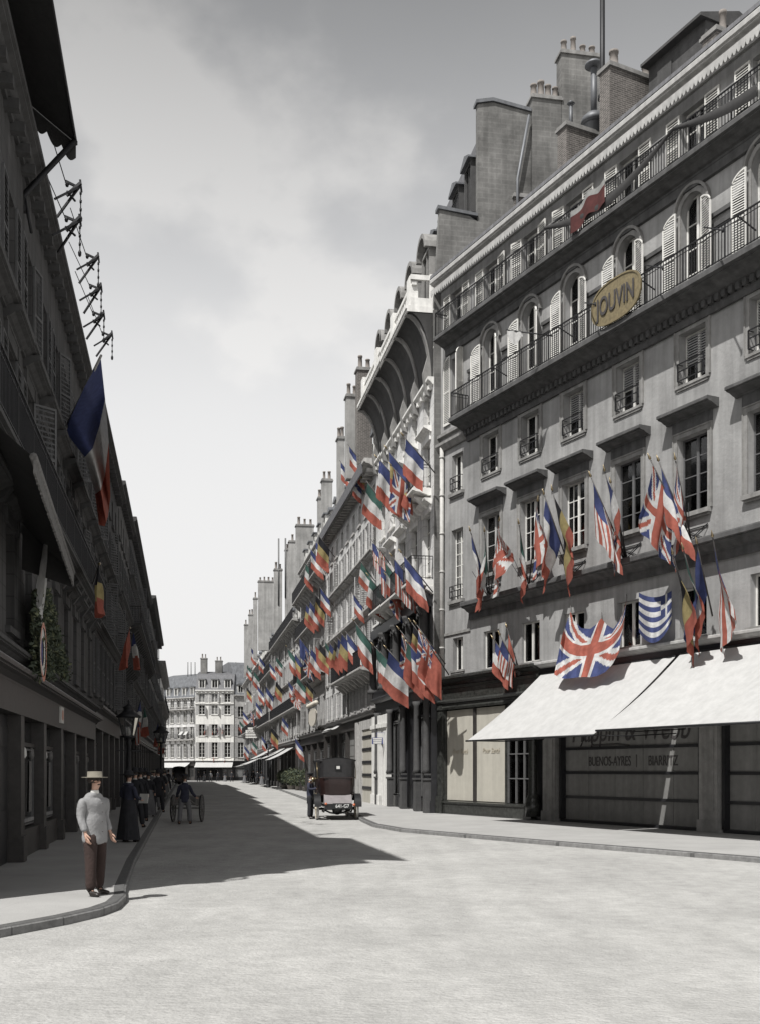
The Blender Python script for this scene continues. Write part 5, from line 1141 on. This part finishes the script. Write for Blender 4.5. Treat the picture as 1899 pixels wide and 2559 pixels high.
def person(label, loc, face, h=1.72, coat='cloth_black', legs='cloth_black', hat='bowler', hatm='cloth_black', arms=((.24,.02,1.12,.25,-.10,.90),(-.24,.02,1.12,-.25,-.10,.90)), stance=.10, skirt=None, coatlen=.78, step=0.0, hands=True, lean=0.0, group=None, hm='hair', wide=1.0):
    """figure facing local -y, feet on the ground"""
    t = thing('person', label, 'person', loc, face, group); k = h/1.74
    V = []; E_ = []
    def v(x, y, z, r): V.append((x*k, (y - lean*max(0,z-.9))*k, z*k, tuple(a*k for a in r) if isinstance(r, tuple) else r*k)); return len(V)-1
    def e(*ids): 
        for a, b_ in zip(ids, ids[1:]): E_.append((a, b_))
    pel = v(0,0,.95,(.12,.085)); wa_ = v(0,0,1.12,(.11,.08)); ch = v(0,.005,1.30,(.125,.085)); nb = v(0,.01,1.43,(.06,.055)); nk = v(0,0,1.53,.052); hb = v(0,-.015,1.60,(.068,.078)); hm_ = v(0,-.01,1.665,(.075,.09)); ht = v(0,0,1.725,(.06,.07))
    e(pel, wa_, ch, nb, nk, hb, hm_, ht)
    ns = v(0,-.108,1.625,.013); e(hb, ns)
    for s in (-1,1): ea = v(s*.082,.0,1.64,.014); e(hm_, ea)
    coatV, coatE = [], []
    for ai, s in ((0,1),(1,-1)):
        ex, ey, ez, wx, wy, wz = arms[ai]; sh = v(s*.16*wide,.01,1.37,.045); el = v(ex,ey,ez,.038); wr = v(wx,wy,wz,.028); e(ch, sh, el, wr)
        if hands:
            W_ = Vector(V[wr][:3]); d_ = W_ - Vector(V[el][:3]); i_ = len(V); hand(V, E_, wr, W_, d_, (0, 1, 0) if abs(d_.normalized().y) < .7 else (1,0,0), .6)
        else: hd = v(wx + (wx-ex)*.28, wy+(wy-ey)*.28, wz+(wz-ez)*.28, .03); e(wr, hd)
    for s in (-1,1):
        st = step*s; hp = v(s*.09,0,.88,.10); kn = v(s*(.09+stance)*.85, st*.45-.02, .49,.052); an = v(s*(.09+stance*.7), st*.9+.02, .09,.032); ts = v(s*(.10+stance*.75), st*.9-.12, .035,.024); e(pel, hp, kn, an, ts)
    put('body', skinmesh('body', V, E_, 0, 'skin', 1), t)
    # coat: torso and sleeves as one garment, skirts flared
    CV = []; CE = []
    def cv(x, y, z, r): CV.append((x*k, (y-lean*max(0,z-.9))*k, z*k, tuple(a*k for a in r) if isinstance(r, tuple) else r*k)); return len(CV)-1
    c0_ = cv(0,0,coatlen,(.19*wide,.15)); c1 = cv(0,0,.98,(.175*wide,.135)); c2 = cv(0,0,1.14,(.16*wide,.12)); c3 = cv(0,.005,1.33,(.19*wide,.132)); c35 = cv(0,.01,1.42,(.15*wide,.11)); c4 = cv(0,.012,1.495,(.085,.08)); CE += [(c0_,c1),(c1,c2),(c2,c3),(c3,c35),(c35,c4)]
    for ai, s in ((0,1),(1,-1)):
        ex, ey, ez, wx, wy, wz = arms[ai]; a = cv(s*.172*wide,.01,1.375,.066); b_ = cv(ex,ey,ez,.058); c = cv(wx*.97+ex*.03,wy,wz+.02*(1 if ez > wz else 0),.047); CE += [(c3,a),(a,b_),(b_,c)]
    put('coat', skinmesh('coat', CV, CE, 1, coat, 2 if hands else 1, .022 if hands else 0), t)
    if hands:
        q = MB()
        for z in (.92,1.06,1.20,1.32): q.lathe([(.004,-.004),(.012,0),(.004,.004)], (0,-.15*k-lean*(z-.9),z*k), 8)
        q.build('coat_trim', legs, t)
        q = MB()
        for sx_ in (-1,1): q.lathe([(.002,-.008),(.011,0),(.002,.008)], (sx_*.03*k,-.092*k,1.645*k), 8); q.box((sx_*.03-.016)*k,(sx_*.03+.016)*k,-.096*k,-.088*k,1.662*k,1.668*k)
        q.box(-.032*k,.032*k,-.102*k,-.086*k,1.585*k,1.597*k); q.build('face_detail', hm, t)
    q = MB(); q.lathe([(.055*k,1.46*k),(.062*k,1.48*k),(.056*k,1.515*k),(.05*k,1.515*k)], (0,-lean*.6*k,0), 12); q.build('collar', 'paint_white', t)
    if skirt:
        q = MB(); n = 26; prof = [(.15,1.08),(.2,.95),(.24,.7),(.29,.35),(.33,.06)]
        for i in range(len(prof)-1):
            (r0,z0),(r1,z1) = prof[i], prof[i+1]
            for j in range(n):
                def pt(r,z,j_): f_ = 1+.07*math.sin(j_*5)*(1.1-z); a = 2*PI*j_/n; return (r*f_*math.cos(a)*k*.95, r*f_*math.sin(a)*k*.85, z*k)
                q.smooth = True; q.add([pt(r0,z0,j),pt(r0,z0,j+1),pt(r1,z1,j+1),pt(r1,z1,j)], [(0,1,2,3)])
        q.build('skirt', skirt, t)
    else:
        for s in (-1,1):
            st = step*s; LV = [(s*.085*k,0,.93*k,.125*k),(s*(.09+stance)*.80*k,(st*.45-.015)*k,.50*k,.088*k),(s*(.09+stance*.7)*k,(st*.9+.005)*k,.075*k,(.078*k,.085*k))]
            put('trouser_leg', skinmesh('trouser_leg', LV, [(0,1),(1,2)], 0, legs, 2 if hands else 1, 0), t)
    for s in (-1,1):
        st = step*s; x = (.10+stance*.73)*s; SV = [(x*k,(st*.9+.02)*k,.12*k,.048*k),(x*k,(st*.9+.03)*k,.05*k,.052*k),(x*k,(st*.9-.08)*k,.045*k,(.048*k,.04*k)),((x+s*.01)*k,(st*.9-.19)*k,.03*k,(.038*k,.026*k))]
        put('shoe', skinmesh('shoe', SV, [(0,1),(1,2),(2,3)], 1, 'leather', 1), t)
    q = MB(); zc = 1.70; hy = -lean*.8
    q.lathe([(.082,1.60),(.093,1.66),(.088,1.72),(.05,1.755),(.0,1.765)], (0,.022+hy,0), 14); q.M = Matrix.Scale(k, 4); ho = None
    q2 = MB(); q2.M = Matrix.Scale(k, 4); q2.lathe([(.078,1.615),(.090,1.655),(.087,1.71),(.05,1.75),(.005,1.76)], (0,.02+hy,0), 14); q2.build('hair', hm, t)
    q = MB(); q.M = Matrix.Scale(k, 4); c_ = (0,.0+hy,0)
    if hat == 'bowler': q.lathe([(.145,1.70),(.155,1.712),(.105,1.708),(.103,1.76),(.088,1.82),(.05,1.85),(.005,1.856)], c_, 18)
    elif hat == 'boater': q.lathe([(.10,1.692),(.185,1.69),(.188,1.70),(.108,1.702),(.106,1.775),(.10,1.78),(.005,1.782)], c_, 20)
    elif hat == 'cap': q.lathe([(.092,1.67),(.098,1.71),(.13,1.75),(.125,1.775),(.06,1.785),(.005,1.786)], c_, 16); q.prism_z([(-.07,-.09+hy),(-.05,-.15+hy),(.05,-.15+hy),(.07,-.09+hy)], 1.675, 1.69)
    elif hat == 'wide': q.lathe([(.10,1.69),(.24,1.675),(.245,1.69),(.12,1.71),(.11,1.76),(.07,1.80),(.005,1.81)], c_, 20)
    q.build('hat', hatm, t); return t
P1 = person('man in pale grey coat, brown trousers and flat straw hat by the near left kerb', gp(237,15.15)+Vector((0,0,KH-.0)), rad(60), 1.70, 'cloth_lightgrey', 'cloth_brown', 'boater', 'straw',
    arms=((.24,.03,1.12,.235,-.07,.90),(-.24,.03,1.12,-.235,-.05,.90)), stance=.07, coatlen=.72, wide=1.3, step=.07)
P2 = person('person in a long dark coat carrying white papers, behind the man in the pale coat', gp(322,26.5)+Vector((0,0,KH)), rad(150), 1.70, 'cloth_navy', 'cloth_black', 'wide', 'cloth_black', skirt='cloth_black', arms=((.26,-.02,1.14,.2,-.26,1.08),(-.26,0,1.12,-.14,-.28,1.05)))
q = MB(); q.M = Matrix.Rotation(.2,4,'X'); q.box(-.13,.16,-.34,-.325,1.02,1.26); pp = q.build('paper', 'paint_white', None, P2.location, rad(150)); tag(pp, 'sheet of white paper held by the person in the long dark coat', 'paper')
PM = person('man in a black overcoat and bowler walking away, just beyond the person with papers', gp(352,37)+Vector((0,0,KH)), rad(185), 1.74, 'cloth_black', 'cloth_black', 'bowler', step=.22, coatlen=.62, hands=False, group='walkers on the left pavement')
PW = person('woman in a dark dress and wide hat among the walkers on the left pavement', gp(372,41)+Vector((0,0,KH)), rad(10), 1.64, 'cloth_black', 'cloth_black', 'wide', 'cloth_black', skirt='cloth_grey', hands=False, group='walkers on the left pavement')
PG = person('man in a grey suit and straw boater among the walkers on the left pavement', gp(386,48)+Vector((0,0,KH)), rad(-10), 1.72, 'cloth_grey', 'cloth_grey', 'boater', 'straw', step=.18, hands=False, group='walkers on the left pavement')
def more(src, px, Y, rz, label, group, z=KH): 
    c = copy_tree(src, gp(px, Y)+Vector((0,0,z)), rz, label, group); return c
GL = 'walkers on the left pavement'
for px, Y, s, a, lab in ((362,44,PM,175,'bowler-hatted man close behind the woman in the wide hat, left pavement'),(393,54,PM,190,'bowler-hatted man just past the man in the straw boater, left pavement'),(399,60,PW,180,'woman in a wide hat beneath the second lantern, left pavement'),
    (404,66,PM,5,'bowler-hatted man past the second lantern, left pavement'),(410,74,PG,180,'boater-hatted man far along the left pavement'),(414,84,PW,0,'woman in a wide hat far along the left pavement'),(421,97,PM,180,'dark bowler-hatted man, last visible on the left pavement'),
    (338,33,PM,170,'bowler-hatted man nearest behind the person with papers, left pavement'),(347,40,PW,200,'woman in a wide hat nearest the shop fronts, left pavement'),(366,50,PM,185,'bowler-hatted man beside the shop fronts in the thick of the crowd'),(380,56,PG,20,'boater-hatted man facing us in the thick of the crowd'),(407,70,PW,190,'woman in a wide hat just before the second lantern post'),(396,45,PM,180,'bowler-hatted man walking right at the left kerb')): more(s, px, Y, rad(a), lab, GL)
GR = 'people on the right pavement and at the far corner'
for px, Y, s, a, lab in ((612,158,PW,0,'woman in a wide hat under the far right awnings'),(619,163,PG,180,'boater-hatted man beside the woman under the far right awnings'),(634,150,PM,0,'bowler-hatted man between the far awnings and the lamp, right pavement'),(644,140,PM,180,'bowler-hatted man close to the lone lamp, right pavement'),
    (655,133,PW,0,'woman in a wide hat close to the lone lamp, right pavement'),(700,108,PG,0,'boater-hatted man at the end of the clipped shrubs'),(738,104,PW,170,'woman whose wide hat shows over the clipped shrubs')): more(s, px, Y, rad(a), lab, GR)
for px, Y, s, a, lab in ((497,178,PM,0,'bowler-hatted man below the left part of the far white awning'),(511,180,PW,0,'woman in a wide hat below the left part of the far white awning'),(527,177,PG,0,'boater-hatted man below the middle of the far white awning'),(545,181,PM,180,'bowler-hatted man below the right part of the far white awning'),(563,178,PW,0,'woman in a wide hat below the right part of the far white awning'),(580,176,PM,0,'bowler-hatted man at the right corner of the far white awning')): more(s, px, Y, rad(a), lab, GR, RD0)
DR = person('taxi driver in a dark suit and peaked cap leaning a hand on the taxi', gp(776,41.6)+Vector((0,0,RD0)), rad(75), 1.74, 'cloth_navy', 'cloth_black', 'cap', 'cloth_black', arms=((.24,-.05,1.16,.10,-.30,1.20),(-.24,-.03,1.14,-.10,-.30,1.16)), stance=.04, coatlen=.72)
# porter with a two-wheeled handcart in the road
PC = person('porter in dark jacket, grey trousers and cap pushing the handcart in the road', gp(462,37.4)+Vector((0,0,RD0)), rad(180), 1.70, 'cloth_navy', 'cloth_grey', 'cap', 'cloth_black', arms=((.26,-.06,1.10,.34,-.34,.95),(-.26,-.06,1.10,-.34,-.34,.95)), step=.14, coatlen=.76, lean=.06)
hc = thing('handcart', 'two-wheeled handcart with curved shafts pushed away down the road', 'cart', gp(464,38.8)+Vector((0,0,RD0)), 0)
q = MB(); q.box(-.42,.42,-.2,1.1,.62,.68); q.box(-.42,-.38,-.2,1.1,.68,.95); q.box(.38,.42,-.2,1.1,.68,.95); q.box(-.38,.38,1.06,1.1,.68,.95); q.bar((-.52,.4,.5),(.52,.4,.5),.05); q.build('bed', 'cart_wood', hc)
for s in (-1,1):
    q = MB(); q.tube([(s*.40,.3,.6),(s*.42,-.4,.66),(s*.34,-.9,.80),(s*.33,-1.15,.92)], [.03,.03,.026,.022], 8); q.build('shaft', 'cart_wood', hc)
def wheel(parent, x, y, z, r, w=.05, n=10, rim='spoke_wood', ty='iron', sp='spoke_wood', nm='wheel'):
    o = MB(); N = 30; o.tube([(x-w*.9,y,z),(x+w*.9,y,z)], r*.16, 10); wo = o.build(nm, sp, parent)
    q = MB()
    for (r0, r1, ww, m_) in ((r*.86, r*.93, w*.8, 0), (r*.925, r, w, 1)):
        q.cur = m_
        for k in range(N):
            a, b_ = 2*PI*k/N, 2*PI*(k+1)/N
            P = lambda rr, t, xx: (xx, y+rr*math.cos(t), z+rr*math.sin(t))
            A = [P(r0,a,x-ww/2),P(r1,a,x-ww/2),P(r1,a,x+ww/2),P(r0,a,x+ww/2)]; B = [P(r0,b_,x-ww/2),P(r1,b_,x-ww/2),P(r1,b_,x+ww/2),P(r0,b_,x+ww/2)]
            q.smooth = True; q.add(A+B, [(0,1,5,4),(1,2,6,5),(2,3,7,6),(3,0,4,7)])
    q.build('tyre', [rim, ty], wo)
    q = MB()
    for k in range(n): a = 2*PI*k/n; q.bar((x,y+r*.12*math.cos(a),z+r*.12*math.sin(a)),(x,y+r*.88*math.cos(a),z+r*.88*math.sin(a)),w*.45)
    q.build('spokes', sp, wo); return wo
for s in (-1,1): wheel(hc, s*.52, .4, .5, .5, .045, 12, 'cart_wood', 'iron', 'cart_wood')
# ------------------------------------------------------------------ the taxi
def taxi(loc, rz, label):
    t = thing('taxi', label, 'car', loc, rz)
    BW = .63
    # landaulet body: lower panel curved in towards the sill
    q = MB()
    def section(y, wtop, wbot, z0, z1): return [(-wbot,y,z0),(-wtop,y,z1),(wtop,y,z1),(wbot,y,z0)]
    prof = [(.0,.93,.60,.66),(-.06,1.15,.62,.66)]
    ring = []
    for y, sc in ((-.30,1.0),(-.33,1.0)): pass
    # lower tub as grid around: back and sides
    path = [(-.66,1.55),(-.66,.0),(-.62,-.22),(-.52,-.34),(-.30,-.38),(.30,-.38),(.52,-.34),(.62,-.22),(.66,.0),(.66,1.55)]
    def tub(a, b_):
        x, y = poly(path, a); s = .90 + .10*min(1, b_*1.6); return (x*s, y*(1 if y > 0 else s) , .92+.62*b_)
    q.smooth = True; q.grid(tub, 36, 8); q.box(-.6,.6,-.30,1.55,.90,.93); q.build('body', 'taxi_body', t)
    q = MB(); q.bar((-.665,-.0,1.545),(-.665,1.55,1.545),.03); q.bar((-.56,-.385,1.545),(.56,-.385,1.545),.03); q.bar((.665,0,1.545),(.665,1.55,1.545),.03); q.build('beading', 'taxi_body', t)
    def hood(a, b_):
        x, y = poly(path, a); s = 1.0 + .03*b_
        return (x*s, y*(1+.0*b_) - .02*b_ if y < 0 else y, 1.56 + b_*(.62 + .05*math.cos(x/.66*PI/2)))
    q = MB(); q.grid(hood, 36, 8)
    q.grid(lambda a, b_: (lerp(-.675,.675,a), lerp(-.40 + .10*abs(2*a-1)**4, 2.55, b_), 2.19+.09*math.cos((a-.5)*PI) ), 12, 10)
    q.grid(lambda a, b_: (lerp(-.675,.675,a), lerp(-.39 + .10*abs(2*a-1)**4, -.38+ .10*abs(2*a-1)**4, b_), lerp(2.14,2.19,b_)+.09*math.cos((a-.5)*PI)*b_), 12, 1)
    q.build('leather_hood', 'taxi_leather', t)
    q = MB(); q.box(-.10,.12,-.425,-.40,1.82,2.0); o = q.build('rear_window', 'iron', t); q = MB(); q.box(-.05,.07,-.43,-.424,1.86,1.965); q.build('pane', 'paint_white', o)
    for s in (-1,1):
        q = MB(); q.box(s*.66-.02,s*.66+.02,.45,1.25,.95,1.5); q.build('door','taxi_body',t).location = (s*.012,0,0)
        q = MB(); q.tube([(s*.70,.02,1.5),(s*.71,.12,1.85),(s*.70,.3,2.1)], .014, 6); q.build('hood_iron', 'brass', t)
    q = MB(); q.prism_x([(-.30,.93),(-.62,.60),(-.60,.57),(-.1,.6),(-.1,.93)], -.50, .50); q.build('trunk', 'taxi_trunk', t)
    q = MB(); q.box(-.5,-.44,-.2,3.1,.50,.58); q.box(.44,.5,-.2,3.1,.50,.58); q.box(-.5,.5,-.66,-.60,.40,.58); q.tube([(-.70,0,.40),(.70,0,.40)], .045, 8)
    q.lathe([(.05,-.2),(.16,-.14),(.2,0),(.16,.14),(.05,.2)], (.02,0,.38), 12); q.tube([(-.45,-.02,.36),(-.25,-.05,.26),(0,-.06,.22),(.25,-.05,.26),(.45,-.02,.36)], .035, 6)
    for s in (-1,1): q.tube([(s*.5,-.62,.42),(s*.5,-.3,.30),(s*.5,.1,.30),(s*.5,.5,.42)], .03, 6)
    q.build('chassis', 'taxi_black', t)
    q = MB(); q.box(-.22,.46,-.70,-.68,.42,.62); o = q.build('number_plate', 'taxi_black', t); put_text('641-G7', .18, o, (.13,-.705,.46), 'lettering_white', sx=.9, extrude=.002)
    for x, z, r in ((.56,.56,.05),(-.46,.60,.045)):
        q = MB(); q.tube([(x,-.70,z),(x,-.60,z)], r, 10); q.build('tail_lamp', 'lamp_red', t)
    for s in (-1,1):
        q = MB(); q.grid(lambda a, b_: (s*(.62+.24*b_), .0-.52*math.cos(a*PI*.95), .50+.46*math.sin(min(1,a*1.15)*PI*.85)), 16, 3); q.grid(lambda a, b_: (s*(.62+.24*b_), .0-.52*math.cos(a*PI*.95), .485+.46*math.sin(min(1,a*1.15)*PI*.85)), 16, 3)
        q.box(s*.74-.12, s*.74+.12, .5, 1.75, .38, .42); q.build('mudguard', 'taxi_black', t)
        wheel(t, s*.725, 0, .41, .41, .085, 12, 'spoke_wood', 'tyre')
        wheel(t, s*.70, 2.65, .39, .39, .08, 12, 'spoke_wood', 'tyre')
        q = MB(); q.grid(lambda a, b_: (s*(.60+.24*b_), 2.65-.5*math.cos(a*PI), .50+.38*math.sin(a*PI)), 12, 3); q.build('mudguard', 'taxi_black', t)
        q = MB(); q.lathe([(.02,0),(.09,.03),(.1,.12),(.05,.2)], (s*.72,1.72,1.35), 10); q.build('side_lamp', 'brass', t)
        q = MB(); q.lathe([(.02,-.1),(.12,-.06),(.13,.05),(.04,.1)], (s*.42,3.25,.85), 10); q.build('headlight', 'brass', t)
    q = MB(); q.prism_y([(-.34,.55),(-.36,.95),(-.22,1.1),(.22,1.1),(.36,.95),(.34,.55)], 2.1, 3.15); q.build('bonnet', 'taxi_body', t)
    q = MB(); q.box(-.55,.55,1.55,1.62,.6,1.5); q.box(-.55,.55,1.62,2.1,.85,1.0); q.build('driver_seat', 'taxi_leather', t)
    q = MB(); q.tube([(-.2,2.0,1.0),(-.2,1.86,1.3)], .02, 6); q.tube([(-.2+.19*math.cos(a),1.84+.06*math.sin(a),1.3+.18*math.sin(a)) for a in [2*PI*k/14 for k in range(15)]], .015, 6); q.build('steering_wheel', 'taxi_black', t)
    for s in (-1,1): q = MB(); q.tube([(s*.62,2.5,2.2),(s*.55,2.15,1.1)], .018, 6); q.build('roof_post', 'taxi_black', t)
    return t
TX = taxi(gp(842,41.0)+Vector((0,0,RD0)), rad(8.5), 'dark red and black landaulet taxi seen from behind, waiting at the right kerb')
TX.scale = (1.035,1.035,1.035)
copy_tree(TX, gp(449,128)+Vector((0,0,RD0)), rad(190), 'small distant dark motor cab by the left kerb near the street end')

# ------------------------------------------------------------------ light: sun behind the camera to the left, grey-white sky
EL, AZ = rad(56.8), math.atan2(.56, .83)            # light travels (+.56, +.83)
sun = bpy.data.lights.new('sun', 'SUN'); sun.energy = 4.9; sun.angle = rad(.6); sun.color = (1, .985, .955)
so = bpy.data.objects.new('sun', sun); COL.objects.link(so)
dv = Vector((math.sin(AZ)*math.cos(EL), math.cos(AZ)*math.cos(EL), -math.sin(EL))); so.rotation_euler = dv.to_track_quat('-Z', 'Y').to_euler(); so.location = (-20, -30, 60)
w = bpy.data.worlds.new('World'); scene.world = w; w.use_nodes = True; nt = w.node_tree; L = nt.links; bg = nt.nodes['Background']; bg.inputs[1].default_value = .12
sk = nt.nodes.new('ShaderNodeTexSky'); sk.sky_type = 'NISHITA'; sk.sun_disc = False; sk.sun_elevation = EL; sk.sun_rotation = AZ + PI; sk.dust_density = 3.0; sk.air_density = 1.0
hs = nt.nodes.new('ShaderNodeHueSaturation'); hs.inputs['Saturation'].default_value = .08; hs.inputs['Value'].default_value = 1.5; L.new(sk.outputs[0], hs.inputs['Color'])
tc = nt.nodes.new('ShaderNodeTexCoord'); mp = nt.nodes.new('ShaderNodeMapping'); mp.inputs['Scale'].default_value = (1.0, 1.0, 1.5); L.new(tc.outputs['Generated'], mp.inputs[0])
nz = nt.nodes.new('ShaderNodeTexNoise'); nz.inputs['Scale'].default_value = 3.0; nz.inputs['Detail'].default_value = 8; nz.inputs['Roughness'].default_value = .5; L.new(mp.outputs[0], nz.inputs['Vector'])
def M2(op, a, b_):
    q = nt.nodes.new('ShaderNodeMath'); q.operation = op
    for i_, x in enumerate((a, b_)):
        if isinstance(x, (int, float)): q.inputs[i_].default_value = x
        else: L.new(x, q.inputs[i_])
    return q.outputs[0]
def MR(x, a, b_, c, d, smooth=True):
    q = nt.nodes.new('ShaderNodeMapRange'); q.inputs[1].default_value = a; q.inputs[2].default_value = b_; q.inputs[3].default_value = c; q.inputs[4].default_value = d
    if smooth: q.interpolation_type = 'SMOOTHSTEP'
    L.new(x, q.inputs[0]); return q.outputs[0]
sx = nt.nodes.new('ShaderNodeSeparateXYZ'); L.new(tc.outputs['Generated'], sx.inputs[0])
low = MR(sx.outputs['Z'], 0.0, .66, .97, .15)                       # thin high haze thickens towards the horizon
def puff(d, r0, r1):                                               # a bright bank of cloud in one direction of the sky
    v_ = Vector(d).normalized(); dp = nt.nodes.new('ShaderNodeVectorMath'); dp.operation = 'DOT_PRODUCT'; L.new(tc.outputs['Generated'], dp.inputs[0]); dp.inputs[1].default_value = v_
    return MR(M2('ADD', dp.outputs['Value'], M2('MULTIPLY', M2('SUBTRACT', nz.outputs['Fac'], .5), .07)), math.cos(rad(r0)), math.cos(rad(r1)), 0, 1)
cl = M2('MAXIMUM', puff((-.13, 1, .62), 8.5, 3.5), puff((-.03, 1, .54), 8, 3))
fac = M2('ADD', low, M2('MULTIPLY', cl, .85)); fac = M2('ADD', fac, MR(nz.outputs['Fac'], .3, .7, -.06, .10)); fac = M2('MINIMUM', fac, 1.0)
mx = nt.nodes.new('ShaderNodeMix'); mx.data_type = 'RGBA'; L.new(fac, mx.inputs[0]); L.new(hs.outputs[0], mx.inputs[6]); mx.inputs[7].default_value = (6.3, 6.25, 6.2, 1)
dk = MR(sx.outputs['Z'], .28, .80, 1.0, .22); fin = nt.nodes.new('ShaderNodeVectorMath'); fin.operation = 'SCALE'; L.new(mx.outputs[2], fin.inputs[0]); L.new(dk, fin.inputs['Scale']); L.new(fin.outputs[0], bg.inputs[0])
scene.view_settings.view_transform = 'Standard'; scene.view_settings.look = 'None'; scene.view_settings.exposure = .22; scene.view_settings.gamma = 1
